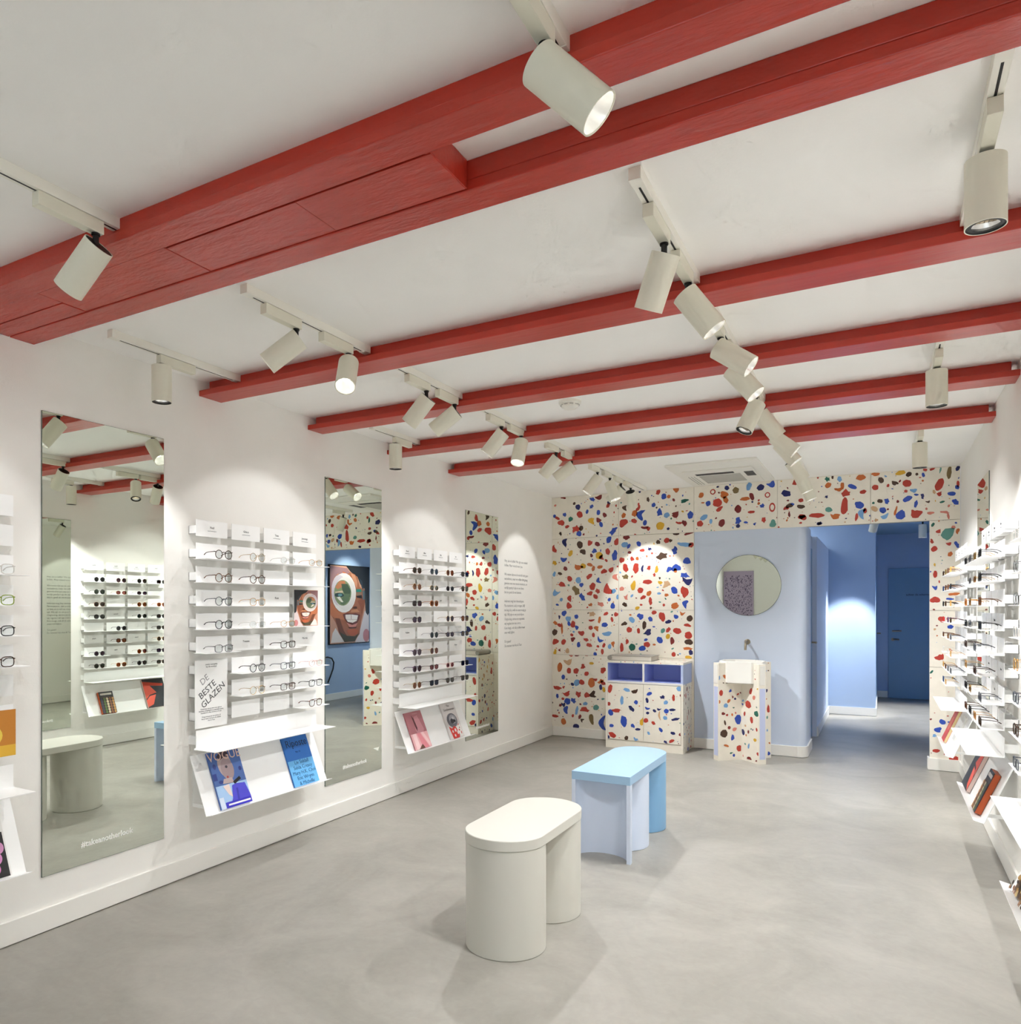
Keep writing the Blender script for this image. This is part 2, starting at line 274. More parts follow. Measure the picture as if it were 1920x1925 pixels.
rng = random.Random(5)
m = MB(); m.recalc = False
XJ = [0, .756, 1.53, 2.304, 3.078, W]; ZJ = [.0, .90, 1.393, 2.18, ZC]; g2 = .0015; LIM = []
for i in range(5):
    for j in range(4):
        x0, x1, z0, z1 = XJ[i]+g2, XJ[i+1]-g2, ZJ[j]+g2, ZJ[j+1]-g2
        if i >= 2 and j < 3:
            if i < 4: continue
            x0 = 3.526
        m.box(x0, x1, YB, YB+.02, z0, z1, 0); LIM.append((x0, x1, z0, z1))
m.box(0, 1.53, YB+.02, YB+.04, 0, ZC, 1)
m.box(1.53, W, YB+.02, YB+.12, 2.185, ZC, 1); m.box(3.53, W, YB+.02, YB+.12, 0, 2.18, 1)
mp = lambda x, z: (x, YB-.0006, z)
tk = []; baked(m, WALL_CHIPS, mp, rng, tk, LIM)
for l in LIM:
    if l[3] > .2: random_chips(m, l[0], l[1], max(l[2], .11), l[3], mp, rng, dens=95, smin=.008, smax=.03, taken=tk)
struct(m.build('wall_back', TERR), 'cream terrazzo panels with coloured chips covering the back wall', 'terrazzo wall')

# pale blue wall with rounded corner into the passage
pr = [(1.53, 7.835), (2.475, 7.835)]+[(2.475+.075*math.sin(a*math.pi/16), 7.91-.075*math.cos(a*math.pi/16)) for a in range(1, 9)]+[(2.55, 8.38), (2.50, 8.38), (2.50, 9.19), (2.55, 9.19), (2.55, 11.3), (2.30, 11.3), (2.30, 8.05), (1.53, 8.05)]
m = MB(); m.prism(pr, 0, 2.2)
struct(m.build('wall_washbasin', BLUEW, smooth=30), 'pale blue wall with rounded corner behind the washbasin', 'blue wall')
m = MB(); m.prism([(2.44, 8.40), (2.506, 8.40), (2.506, 9.17), (2.44, 9.17)], .01, 2.06)
d2 = struct(m.build('door_2', BLUEDOOR), 'pale blue flush door in the passage side wall', 'door')
LEVER = mat('brushed_nickel', (150, 140, 124), .35, metal=1.)
h = MB(); h.tube([(2.506, 9.08, 1.04), (2.56, 9.08, 1.04)], .009, 8); h.tube([(2.556, 9.085, 1.04), (2.556, 8.97, 1.04)], .008, 8); h.build('door_handle', LEVER, d2, smooth=40)
m = MB(); m.box(2.30, 3.095, 11.3, 11.42, 0, 2.6); m.box(2.98, 3.095, 11.42, YE, 0, 2.6)
struct(m.build('wall_passage', BLUED), 'blue facing wall at the end of the passage', 'blue wall')
m = MB(); m.box(2.98, PX+.12, YE, YE+.1, 0, 2.6); struct(m.build('wall_end', BLUED))
m = MB(); m.box(PX, PX+.12, YB+.12, YE, 0, 2.6); struct(m.build('wall_poster_side', BLUED))
m = MB(); m.box(W-.02, PX+.12, YB+.12, YB+.2, 0, 2.6); m.box(3.53, W, YB+.12, YB+.125, 0, 2.18); struct(m.build('wall_stub', BLUED))
m = MB(); m.box(2.25, PX+.12, YB+.121, YE+.1, 2.57, 2.6); struct(m.build('ceiling_passage', BLUEC))
board('baseboard_washbasin', 1.53, 2.475, 7.821, 7.835)
m = MB(); m.box(2.55, 2.564, 7.91, 8.375, .004, .105); m.box(2.55, 2.564, 9.195, 11.286, .004, .105); m.prism([(2.475, 7.835), (2.475, 7.821)]+[(2.475+.089*math.sin(a*math.pi/16), 7.91-.089*math.cos(a*math.pi/16)) for a in range(1, 9)]+[(2.55, 7.91)], .004, .105); struct(m.build('baseboard_passage', BASE))
m = MB(); m.box(2.564, 3.109, 11.286, 11.3, .004, .105); m.box(3.095, 3.109, 11.3, YE-.014, .004, .105); struct(m.build('baseboard_passage_end', BASE))
m = MB(); m.box(3.109, 3.245, YE-.014, YE, .004, .105); struct(m.build('baseboard_end', BASE))
board('baseboard_poster_side', PX-.014, PX, YB+.2, YE)
m = MB(); m.box(3.255, 4.085, YE-.02, YE-.004, .004, 2.03)
d1 = struct(m.build('door_1', BLUEDOOR, bevel=.002), 'dark blue flush door at the far end of the passage', 'door')
h = MB(); h.tube([(3.315, YE-.02, 1.053), (3.315, YE-.07, 1.053)], .012, 10); h.tube([(3.31, YE-.065, 1.053), (3.43, YE-.065, 1.055)], .009, 8); h.build('door_handle', LEVER, d1, smooth=40)
h = MB(); h.tube([(3.315, YE-.02, .92), (3.315, YE-.03, .92)], .024, 14); h.tube([(3.315, YE-.03, .92), (3.40, YE-.045, .92)], .011, 8); h.build('lock', LEVER, d1, smooth=40)
text('lettering', 'achter de schermen', .042, INK, d1, (3.66, YE-.022, 1.618), rot=(math.pi/2, 0, 0))
m = MB(); m.box(3.095, 3.10, 12.75, 13.58, .01, 2.03); d3 = struct(m.build('door_3', BLUEDOOR), 'blue flush door on the left of the dark passage end', 'door')
h = MB(); h.tube([(3.10, 13.45, 1.02), (3.15, 13.45, 1.02)], .010, 8); h.tube([(3.146, 13.455, 1.02), (3.146, 13.33, 1.02)], .008, 8); h.build('door_handle', LEVER, d3, smooth=40)
# ------------------------------------------------------------------ picture helper: flat coloured shapes on paper
def cm(rgb): return mat('print_%02x%02x%02x' % rgb, rgb, .45)
def ell(cx, cy, rx, ry, n=22, a0=0, a1=2*math.pi): return [(cx+rx*math.cos(a0+(a1-a0)*k/n), cy+ry*math.sin(a0+(a1-a0)*k/n)) for k in range(n)]
def art(shapes, w, h, z0, ox=0, oy=0, dz=.00012):
    m = MB(); m.recalc = False; mats = []
    for i, (c, pts) in enumerate(shapes):
        k = cm(c)
        if k not in mats: mats.append(k)
        pts = [(min(max(x, 0), 1), min(max(y, 0), 1)) for x, y in pts]
        a = sum(pts[j][0]*pts[(j+1) % len(pts)][1]-pts[(j+1) % len(pts)][0]*pts[j][1] for j in range(len(pts)))
        if a < 0: pts = pts[::-1]
        m.poly([(ox+(x-.5)*w, oy+(y-.5)*h, z0+i*dz) for x, y in pts], mats.index(k))
    return m, mats
def FX(x): return 1-(x-155)/795
def FY(y): return 1-(y-225)/1495
def FP(*p): return [(FX(p[i]), FY(p[i+1])) for i in range(0, len(p), 2)]
def FE(cx, cy, rx, ry): return [(FX(cx+rx*math.cos(k*.286)), FY(cy+ry*math.sin(k*.286))) for k in range(22)]
FACE = [((206,150,122), [(0,0),(1,0),(1,1),(0,1)]),
 ((228,214,206), FP(170,1700,200,1520,260,1420,330,1540,440,1700)),
 ((222,206,204), FP(650,1720,740,1540,860,1090,960,1150,960,1720)),
 ((198,128,128), FE(890,1590,70,130)),
 ((34,36,38), FP(470,225,955,225,955,1140,925,1190,880,1130,860,900,850,650,760,560,700,420,560,330)),
 ((58,66,70), FP(730,430,800,500,860,760,840,780,790,620)), ((64,70,72), FP(850,560,900,900,890,1080,870,900)),
 ((168,100,66), FP(540,335,640,370,700,430,750,620,850,680,862,950,825,1120,780,1300,745,1560,640,1690,430,1690,330,1480,250,1300,158,1150,158,430)),
 ((208,142,108), FP(560,350,650,390,700,520,690,650,640,560)), ((150,84,54), FP(700,900,860,800,840,1010,790,1180,760,1010)),
 ((196,116,74), FP(160,900,300,1100,520,1160,480,1280,260,1240,160,1170)),
 ((120,68,44), FP(250,1230,340,1240,420,1480,520,1640,430,1690,320,1500)),
 ((158,116,118), FP(158,240,480,262,545,335,440,420,300,380,220,470,170,700,158,600)), ((196,104,58), FP(395,330,470,350,445,410,400,390)),
 ((234,222,214), FE(425,745,245,385)), ((206,190,196), FE(330,700,150,300)), ((226,214,206), FE(450,760,200,330)),
 ((128,138,100), FE(400,745,172,250)), ((186,116,76), FP(250,640,330,520,440,510,460,580,370,640,300,680)),
 ((70,86,66), FP(370,570,495,570,560,700,545,820,470,860,430,760,390,690)), ((96,112,84), FP(430,760,545,760,520,900,420,980,350,960,370,880)),
 ((206,178,152), FP(240,730,390,700,410,740,260,750)), ((46,62,66), FE(330,790,92,44)), ((96,138,140), FE(345,788,44,26)),
 ((224,214,196), FP(280,830,340,820,410,920,380,930,320,880)),
 ((44,128,112), FP(672,665,780,660,785,720,672,726)), ((40,34,34), FP(672,800,790,780,800,850,690,835)), ((150,120,96), FP(680,740,785,730,780,780,680,790)),
 ((96,108,112), FP(800,680,850,690,855,860,815,880)),
 ((88,46,34), FP(585,1040,640,1005,690,1015,690,1050,640,1055)), ((206,136,92), FP(570,1080,690,1060,750,1120,560,1120)),
 ((112,54,42), FP(400,1160,480,1135,570,1150,660,1140,755,1175,735,1260,690,1340,590,1370,490,1330,430,1250)),
 ((242,226,214), FP(450,1170,570,1165,710,1185,685,1290,600,1330,500,1310,455,1240)), ((176,130,116), FP(562,1170,572,1170,572,1260,562,1260)), ((196,160,148), FP(470,1255,700,1265,698,1272,470,1262)),
 ((222,140,124), FP(470,1320,590,1375,700,1335,660,1410,540,1420)), ((100,52,34), FP(500,1415,690,1410,660,1440,540,1440)),
 ((192,96,56), FP(480,1470,620,1450,715,1470,690,1560,580,1590,500,1540)),
 ((74,66,44), FP(330,1500,480,1580,640,1600,730,1540,640,1700,430,1700))]
def rect(x0, x1, y0, y1): return [(x0,y0),(x1,y0),(x1,y1),(x0,y1)]

# ------------------------------------------------------------------ eyeglasses
def sup(a, rx, rz, n): 
    c, s_ = math.cos(a), math.sin(a)
    return (rx*abs(c)**(2/n)*(1 if c >= 0 else -1), rz*abs(s_)**(2/n)*(1 if s_ >= 0 else -1))
SHAPES = {'round': (.0235, .0225, 2.0), 'oval': (.025, .0185, 2.2), 'square': (.0255, .0195, 3.4), 'panto': (.024, .021, 2.5)}
FR = {'black': (24,24,26), 'tortoise': (104,64,34), 'dark tortoise': (64,42,28), 'gold': (176,140,72), 'clear': (212,208,202), 'silver': (140,140,142), 'amber': (178,110,40), 'pink': (222,188,180),
      'green': (128,150,30), 'brown': (92,54,30), 'grey': (96,98,104), 'blue': (44,66,110), 'honey': (196,146,70), 'plum': (84,62,92), 'red': (190,48,44)}
LN = {'clear': (244,246,246), 'grey': (78,80,88), 'amber': (166,104,34), 'brown': (96,62,40), 'plum': (124,92,116), 'green': (92,104,92), 'dark': (40,40,46), 'pink': (190,140,136), 'blue': (110,130,150)}
GM = {}
def gmesh(shape, fr, wire):
    k = (shape, fr, wire)
    if k in GM: return GM[k]
    rx, rz, n = SHAPES[shape]; r = .0013 if wire else .0021
    fm = mat('frame_'+fr.replace(' ', '_'), FR[fr], .25, metal=1. if fr in ('gold', 'silver') else 0.)
    zc = rz+r; yc = rx+.010
    m = MB(); N = 18
    for s in (-1, 1): m.tube([(0, s*yc+sup(2*math.pi*q/N, rx, rz, n)[0], zc+sup(2*math.pi*q/N, rx, rz, n)[1]) for q in range(N)], r, 5, closed=True)
    zb = zc+rz*.35
    m.tube([(0, -.0105, zb), (.002, -.006, zb+.004), (.002, .006, zb+.004), (0, .0105, zb)], r*1.05, 5)
    for s in (-1, 1): m.tube([(0, s*(yc+rx*.9), zc+rz*.55), (-.001, s*(yc+rx+.004), zc+rz*.6), (-.006, s*(yc+rx+.0055), zc+rz*.6)], r*1.2, 5)
    front = m.mesh('frame_front', fm, 50)
    T = []
    for s in (-1, 1):
        t = MB(); y = s*(yc+rx+.0055); z = zc+rz*.6
        t.tube([(-.005, y, z), (-.045, y, z-.001), (-.066, y-s*.001, z-.004), (-.083, y-s*.003, z-.014)], [r*1.1, r*.9, r, r*1.35], 5); T.append(t.mesh('temple', fm, 50))
    lens = []
    for s in (-1, 1):
        l = MB(); P = [(0, s*yc+sup(2*math.pi*q/N, rx*.98, rz*.98, n)[0], zc+sup(2*math.pi*q/N, rx*.98, rz*.98, n)[1]) for q in range(N)]
        l.add([(p[0]-.0006, p[1], p[2]) for p in P]+[(p[0]+.0006, p[1], p[2]) for p in P], [tuple(range(N)), tuple(range(N, 2*N))]+[(q, (q+1) % N, N+(q+1) % N, N+q) for q in range(N)]); lens.append(l)
    GM[k] = (front, T, lens); return GM[k]
LM = {}
def glasses(mw, shape, fr, ln, label, group, wire=None, yaw=0.):
    wire = fr in ('gold', 'silver', 'clear', 'honey') and shape != 'square' if wire is None else wire
    front, T, lens = gmesh(shape, fr, wire)
    sun = ln != 'clear'
    root = empty('sunglasses' if sun else 'eyeglasses'); root.matrix_world = mw @ Matrix.Rotation(yaw, 4, 'Z')
    tag(root, label, 'sunglasses' if sun else 'glasses', group)
    link('frame_front', front, root)
    for t in T: link('temple', t, root)
    lm = lens_mat('lens_'+ln, LN[ln], .10 if sun else .05)
    for i in (0, 1):
        k = (shape, fr, wire, ln, i)
        if k not in LM: LM[k] = lens[i].mesh('lens', lm)
        link('lens', LM[k], root)
    return root

# ------------------------------------------------------------------ wall racks
PZ, PITCH, R0 = .087, .25, 1.797
def zrow(r): return R0-.1236*r
def rack(side, y0, label, ledges, cards, shelfsplit=None):
    """ledges: {row:[cols with a ledge]}; cards: {(row,col): text}; local y runs along the reading direction."""
    if side == 'L': root = empty('eyewear_rack', (0, y0, 0))
    else: root = empty('eyewear_rack', (W, y0+.968, 0), (0, 0, math.pi))
    tag(root, label, 'display rack', 'white steel wall racks for eyewear')
    for r in range(9):
        for c in range(4):
            z = zrow(r); a = c*PITCH; m = MB()
            m.box(.0578, .0608, a, a+.218, z, z+PZ)
            m.box(.0, .003, a+.004, a+.214, z+.012, z+.056); m.box(.0, .0578, a+.004, a+.007, z+.012, z+.056); m.box(.0, .0578, a+.211, a+.214, z+.012, z+.056); m.box(.003, .0578, a+.004, a+.214, z+.012, z+.014)
            if c in ledges.get(r, ()): m.box(.0608, .157, a-.0155, a+.2335, z, z+.0024)
            t = m.build('tray', STEEL, root)
            if (r, c) in cards:
                body = cards[(r, c)]
                text('lettering', body, .017, INK, t, (.0612, a+.109, z+.05))
                if r == 0: text('lettering', 'vanaf 98 inclusief glazen', .0065, INKG, t, (.0612, a+.109, z+.032))
    z = zrow(9); m = MB()
    m.box(.0578, .0608, 0, .968, z-.004, z+PZ)
    m.box(.0608, .215, -.012, .972, z-.012, z-.009); m.box(.0578, .0608, -.012, .972, z-.012, z-.004)
    m.box(.0, .003, .004, .964, z+.012, z+.056); m.box(.003, .0578, .004, .007, z+.012, z+.056); m.box(.003, .0578, .961, .964, z+.012, z+.056)
    m.build('shelf', STEEL, root)
    m = MB(); A = (.020, .636); B = (.143, .336); nx, nz = .0028, .0011
    def slab(p, q, t=(nx, nz)):
        P = [(p[0], p[1]), (q[0], q[1]), (q[0]-t[0], q[1]-t[1]), (p[0]-t[0], p[1]-t[1])]
        v = [(x, -.006, zz) for x, zz in P]+[(x, .974, zz) for x, zz in P]
        m.add(v, [(3, 2, 1, 0), (4, 5, 6, 7)]+[(i, (i+1) % 4, (i+1) % 4+4, i+4) for i in range(4)])
    slab(A, B); slab((.1405, .3354), (.186, .3470), (-.0006, .0026))
    m.box(0, .016, .02, .948, .600, .634); m.box(0, .003, .03, .938, .36, .60); m.box(.003, .125, .03, .033, .36, .378); m.box(.003, .125, .935, .938, .36, .378)
    m.build('magazine_holder', STEEL, root)
    bpy.context.view_layer.update()
    return root
def on_ledge(root, r, c, dy=0.):
    return root.matrix_world @ Matrix.Translation((.1485, c*PITCH+.109+dy, zrow(r)+.0026))
SL = Vector((.020-.143, 0, .636-.336)).normalized(); NL = Vector((SL.z, 0, -SL.x))
def on_holder(root, yc, h):
    p = Vector((.143, yc, .336))+SL*(h/2+.0045)+NL*.0008
    M = Matrix(((0, SL.x, NL.x, p.x), (1, 0, 0, p.y), (0, SL.z, NL.z, p.z), (0, 0, 0, 1)))
    return root.matrix_world @ M
def upright(root, x, yc, zc):
    M = Matrix(((0, 0, 1, x), (1, 0, 0, yc), (0, 1, 0, zc), (0, 0, 0, 1)))
    return root.matrix_world @ M
def magazine(mw, w, h, t, rgb, shapes, label, words=(), cat='magazine', name='magazine', spine=None, edge=None):
    root = empty(name); root.matrix_world = mw; tag(root, label, cat)
    m = MB(); m.box(-w/2+.001, w/2-.001, -h/2+.001, h/2-.001, .001, t-.001); m.build('pages', edge or PAPER, root)
    m = MB(); m.box(-w/2, w/2, -h/2, h/2, t-.0012, t); m.box(-w/2, w/2, -h/2, h/2, 0, .0012); m.box(-w/2, -w/2+.0012, -h/2, h/2, 0, t); m.build('cover', cm(spine) if (spine and not shapes) else cm(rgb), root)
    if shapes:
        a, ms = art(shapes, w, h, t+.0002); a.build('cover_picture', ms, root)
    for b, s, x, y, col in words: text('lettering', b, s, cm(col), root, (x*w-w/2, y*h-h/2, t+.0002+.00012*(len(shapes)+2)), rot=(0, 0, 0))
    return root

ORD = ['top', 'second', 'third', 'fourth', 'fifth', 'sixth', 'seventh', 'eighth', 'ninth']
CO = ['first', 'second', 'third', 'fourth']
def fill(root, plan, where, group, flip=False):
    for r, cells in plan.items():
        for c, spec in cells.items():
            sh, fr, ln = spec[:3]
            cc = 3-c if flip else c
            kind = f'{fr} framed {ln}-lens {sh} sunglasses' if ln != 'clear' else f'{fr} {sh} eyeglasses'
            glasses(on_ledge(root, r, cc, spec[3] if len(spec) > 3 else 0.), sh, fr, ln, f'{kind}, {ORD[r]} row, {CO[c]} column, {where}', group, yaw=spec[4] if len(spec) > 4 else 0.)
def led(plan, flip=False, extra=()):
    d = {r: [(3-c if flip else c) for c in cells] for r, cells in plan.items()}
    for r, c in extra: d.setdefault(r, []).append(3-c if flip else c)
    return d

# rack A: partly outside the frame at the left
pA = {2: {3: ('square', 'clear', 'clear'), 2: ('round', 'gold', 'clear')}, 3: {3: ('square', 'green', 'clear'), 2: ('square', 'blue', 'clear')}, 4: {3: ('square', 'black', 'clear'), 2: ('panto', 'tortoise', 'clear')},
      5: {3: ('square', 'dark tortoise', 'clear'), 2: ('round', 'black', 'clear')}}
rA = rack('L', .813, 'white eyewear rack before the first tall left mirror, with green glasses', led(pA), {(0, 0): 'Milo', (0, 1): 'Otis', (0, 2): 'Ruby'})
fill(rA, pA, 'leftmost wall rack', 'eyeglasses on the leftmost rack')
# rack B
pB = {1: {0: ('round', 'dark tortoise', 'clear'), 1: ('round', 'gold', 'clear'), 2: ('oval', 'clear', 'clear'), 3: ('oval', 'honey', 'clear')},
      2: {0: ('round', 'tortoise', 'clear'), 1: ('round', 'brown', 'clear')},
      3: {0: ('round', 'grey', 'clear'), 1: ('panto', 'honey', 'clear')},
      4: {0: ('round', 'black', 'clear'), 1: ('oval', 'clear', 'clear'), 2: ('oval', 'honey', 'clear')},
      5: {0: ('square', 'silver', 'clear'), 2: ('square', 'dark tortoise', 'clear')},
      6: {1: ('round', 'black', 'clear'), 2: ('square', 'grey', 'clear'), 3: ('oval', 'pink', 'clear')},
      7: {1: ('round', 'gold', 'clear'), 2: ('square', 'dark tortoise', 'clear'), 3: ('square', 'black', 'clear')},
      8: {3: ('panto', 'brown', 'clear')}}
cB = {(0, 0): 'Neil', (0, 1): 'Grace', (0, 2): 'Tess', (0, 3): 'Jennings', (3, 2): 'Ross', (5, 1): 'Yvonne', (5, 3): 'Morris'}
rB = rack('L', 2.742, 'white eyewear rack between the first two tall left mirrors', led(pB, extra=((2, 2), (2, 3), (4, 3))), cB)
fill(rB, pB, 'rack with face photo card', 'eyeglasses on the rack between the mirrors')
# rack C
pC = {1: {0: ('panto', 'brown', 'brown'), 1: ('round', 'silver', 'blue'), 2: ('round', 'gold', 'amber'), 3: ('square', 'black', 'dark')},
      2: {0: ('round', 'honey', 'amber'), 1: ('oval', 'gold', 'brown'), 2: ('oval', 'silver', 'grey'), 3: ('round', 'brown', 'green')},
      3: {0: ('square', 'black', 'plum'), 1: ('panto', 'amber', 'amber')},
      4: {0: ('panto', 'dark tortoise', 'plum'), 2: ('round', 'gold', 'plum'), 3: ('panto', 'brown', 'amber')},
      5: {1: ('round', 'silver', 'green'), 2: ('oval', 'dark tortoise', 'plum'), 3: ('square', 'blue', 'brown')},
      6: {0: ('round', 'plum', 'plum'), 1: ('round', 'gold', 'amber')},
      7: {0: ('round', 'plum', 'plum'), 1: ('oval', 'dark tortoise', 'pink'), 2: ('oval', 'pink', 'pink'), 3: ('square', 'black', 'dark')},
      8: {0: ('round', 'gold', 'amber'), 1: ('square', 'black', 'grey'), 2: ('oval', 'black', 'dark'), 3: ('square', 'dark tortoise', 'dark')}}
cC = {(0, 0): 'Bond', (0, 1): 'Allen', (0, 2): 'Ray', (0, 3): 'Iris', (3, 2): 'June', (3, 3): 'Morris', (5, 0): 'Hudson', (6, 3): 'Pierce'}
rC = rack('L', 4.666, 'white sunglasses rack beside the grey wall lettering', led(pC), cC)
fill(rC, pC, 'rack by wall lettering', 'sunglasses on the rack by the wall lettering')
# rack E (right wall, seen in the first mirror)
pE = {1: {0: ('round', 'black', 'dark'), 1: ('round', 'gold', 'plum'), 2: ('round', 'silver', 'grey'), 3: ('square', 'black', 'dark')},
      2: {0: ('round', 'black', 'green'), 1: ('oval', 'gold', 'pink'), 2: ('oval', 'silver', 'plum')},
      3: {0: ('panto', 'tortoise', 'brown'), 2: ('round', 'gold', 'amber'), 3: ('panto', 'amber', 'amber')},
      4: {0: ('panto', 'black', 'dark'), 2: ('round', 'silver', 'green'), 3: ('square', 'black', 'grey')},
      5: {1: ('round', 'grey', 'grey'), 3: ('square', 'dark tortoise', 'dark')},
      6: {1: ('panto', 'dark tortoise', 'amber'), 3: ('round', 'honey', 'brown')},
      7: {0: ('round', 'grey', 'plum'), 2: ('round', 'gold', 'amber'), 3: ('square', 'black', 'plum')},
      8: {0: ('round', 'dark tortoise', 'green'), 1: ('panto', 'honey', 'amber'), 2: ('round', 'black', 'grey'), 3: ('square', 'brown', 'dark')}}
cE = {(0, 3): 'Alfred', (0, 2): 'Noor', (0, 1): 'Lou', (0, 0): 'Roth', (4, 2): 'Hudson', (6, 3): 'Pierce', (6, 1): 'Anton', (7, 2): 'Miles'}
rE = rack('R', 4.63, 'white sunglasses rack between the two mirrors on the right wall', led(pE, True, ((3, 1), (5, 0), (5, 2))), cE)
fill(rE, pE, 'middle right-wall rack', 'sunglasses on the middle right rack', True)
# rack F (right wall, next to the terrazzo)
rf = random.Random(3); ch = [('square', 'dark tortoise', 'clear'), ('round', 'gold', 'clear'), ('panto', 'honey', 'clear'), ('square', 'black', 'clear'), ('round', 'clear', 'clear'), ('oval', 'brown', 'clear'), ('square', 'grey', 'clear'), ('panto', 'tortoise', 'clear')]
pF = {r: {c: rf.choice(ch) for c in range(4) if rf.random() < .85} for r in range(1, 9)}
pF[3][3] = ('square', 'black', 'clear'); pF[4][3] = ('square', 'red', 'clear'); pF[1][3] = ('square', 'dark tortoise', 'clear'); pF[2][3] = ('square', 'blue', 'clear'); pF[8][3] = ('round', 'blue', 'clear'); pF[7][3] = ('panto', 'honey', 'clear'); pF[4][1] = ('square', 'plum', 'clear')
rF = rack('R', 6.53, 'white eyewear rack on the right wall next to the terrazzo pier', led(pF, True), {(0, 3): 'Wes', (0, 2): 'Lily', (0, 1): 'Finn', (0, 0): 'Cleo'})
fill(rF, pF, 'rack beside terrazzo pier', 'eyeglasses on the rack by the terrazzo', True)
# rack D (right wall, cut by the frame)
pD = {1: {3: ('oval', 'clear', 'clear')}, 2: {3: ('round', 'silver', 'clear'), 2: ('round', 'gold', 'clear')}, 3: {3: ('round', 'silver', 'clear')}, 4: {3: ('panto', 'clear', 'clear')}, 5: {3: ('round', 'honey', 'clear'), 2: ('square', 'black', 'clear')},
      6: {3: ('square', 'grey', 'clear')}, 7: {3: ('panto', 'dark tortoise', 'clear'), 2: ('round', 'gold', 'clear')}, 8: {3: ('square', 'grey', 'clear')}}
rD = rack('R', 2.68, 'nearest white eyewear rack on the right wall, cut by the picture edge', led(pD, True), {(0, 3): 'Tara', (0, 2): 'Bob', (0, 1): 'Dean', (0, 0): 'Hope'})
fill(rD, pD, 'nearest right-wall rack', 'eyeglasses on the nearest right rack', True)

# ------------------------------------------------------------------ cards and magazines
def card(mw, w, h, shapes, label, words=(), rgb=(243, 243, 241), cat='card', name='display_card'):
    root = empty(name); root.matrix_world = mw; tag(root, label, cat)
    m = MB(); m.box(-w/2, w/2, -h/2, h/2, 0, .003); m.build('board', cm(rgb), root)
    if shapes:
        a, ms = art(shapes, w, h, .0034); a.build('picture', ms, root)
    for b, s, x, y, col, rot in words: text('lettering', b, s, cm(col), root, (x*w-w/2, y*h-h/2, .0034), rot=(0, 0, rot))
    return root
card(upright(rB, .0665, 3.604-2.742, 1.4175), .222, .222, FACE, 'small photo card of a smiling person with magnifying glass on the rack', cat='photo card', name='photo_card')
grey = [((206, 206, 206), rect(0, 1, .66, 1))]
wl = [('zonder meerprijs\nbij elk montuur', .012, .5, .92, (110, 110, 112), 0.), ('DE', .05, .29, .71, (150, 150, 152), .62), ('BESTE', .05, .38, .56, (70, 70, 72), .62), ('GLAZEN', .05, .56, .47, (70, 70, 72), .62),
      ('Goed zien doe je met onze glazen:\nkrasvast, ontspiegeld en waterafstotend,\nstandaard in elke bril die je koopt.\n\nVraag ons gerust om advies, of\nlaat je ogen meten in de winkel.\nAce & Tate', .0105, .5, .19, (120, 120, 122), 0.)]
card(upright(rB, .066, 2.838-2.742, .961), .222, .357, [], 'tall white information card with slanted grey letters on the rack', wl, cat='card', name='information_card')
card(upright(rA, .066, 1.686-.813, .905), .20, .19, [((204, 132, 44), rect(0, 1, .24, 1)), ((232, 182, 58), rect(0, 1, 0, .24)), ((240, 206, 80), ell(.45, .46, .28, .24)), ((246, 232, 190), rect(.55, .62, .3, .66)), ((232, 182, 58), ell(.45, .46, .2, .16))],
     'orange and yellow picture card on the leftmost rack', cat='picture card', name='picture_card')
VOG = [((82, 116, 186), rect(0, 1, .36, 1)), ((168, 202, 240), rect(0, 1, 0, .40)), ((50, 70, 150), rect(.0, .12, .5, .62)), ((50, 66, 140), ell(.9, .62, .05, .04)), ((60, 76, 150), ell(.2, .46, .07, .03)), ((60, 76, 150), ell(.12, .74, .05, .05)), ((196, 176, 176), ell(.45, .74, .22, .22)), ((178, 156, 158), ell(.5, .66, .2, .2)),
       ((70, 50, 60), [(.24, .9), (.42, .99), (.62, .97), (.66, .86), (.5, .88), (.36, .84)]), ((236, 214, 206), [(.22, .38), (.42, .40), (.44, .16), (.34, .22)]), ((60, 58, 68), ell(.48, .70, .04, .025)), ((198, 70, 60), ell(.44, .52, .03, .02)), ((206, 184, 182), [(.30, .5), (.56, .5), (.6, .4), (.24, .42)]),
       ((22, 22, 30), [(.56, .42), (.80, .49), (.84, .44), (.6, .37)]), ((74, 70, 204), [(.50, .36), (.62, .38), (.92, .36), (1., .12), (1., .03), (.3, .02), (.42, .14)]), ((54, 50, 176), [(.6, .3), (.66, .3), (.62, .06), (.56, .06)]), ((52, 44, 190), rect(.16, 1, .0, .10)), ((236, 234, 240), rect(.24, .96, .035, .065)), ((214, 226, 244), rect(.0, .14, 0, .2))]
magazine(on_holder(rB, .204, .315), .222, .312, .012, (82, 116, 186), VOG, 'blue fashion magazine with a face in the left-wall holder', [('VOGUE', .070, .5, .90, (240, 206, 190))])
RIP = [((40, 112, 196), rect(0, 1, .52, 1)), ((110, 186, 240), rect(0, 1, 0, .52))]
magazine(on_holder(rB, .782, .305), .225, .302, .010, (40, 112, 196), RIP, 'two-tone blue magazine in the holder below the face photo card', [('Riposte', .062, .52, .86, (20, 40, 74)), ('No. 11', .016, .5, .68, (20, 50, 100)), ('Liv Siddall\nSelda Creasy\nMary H.K. Choi\nEric Wrynn\n& Michelle', .032, .52, .26, (30, 84, 140))])
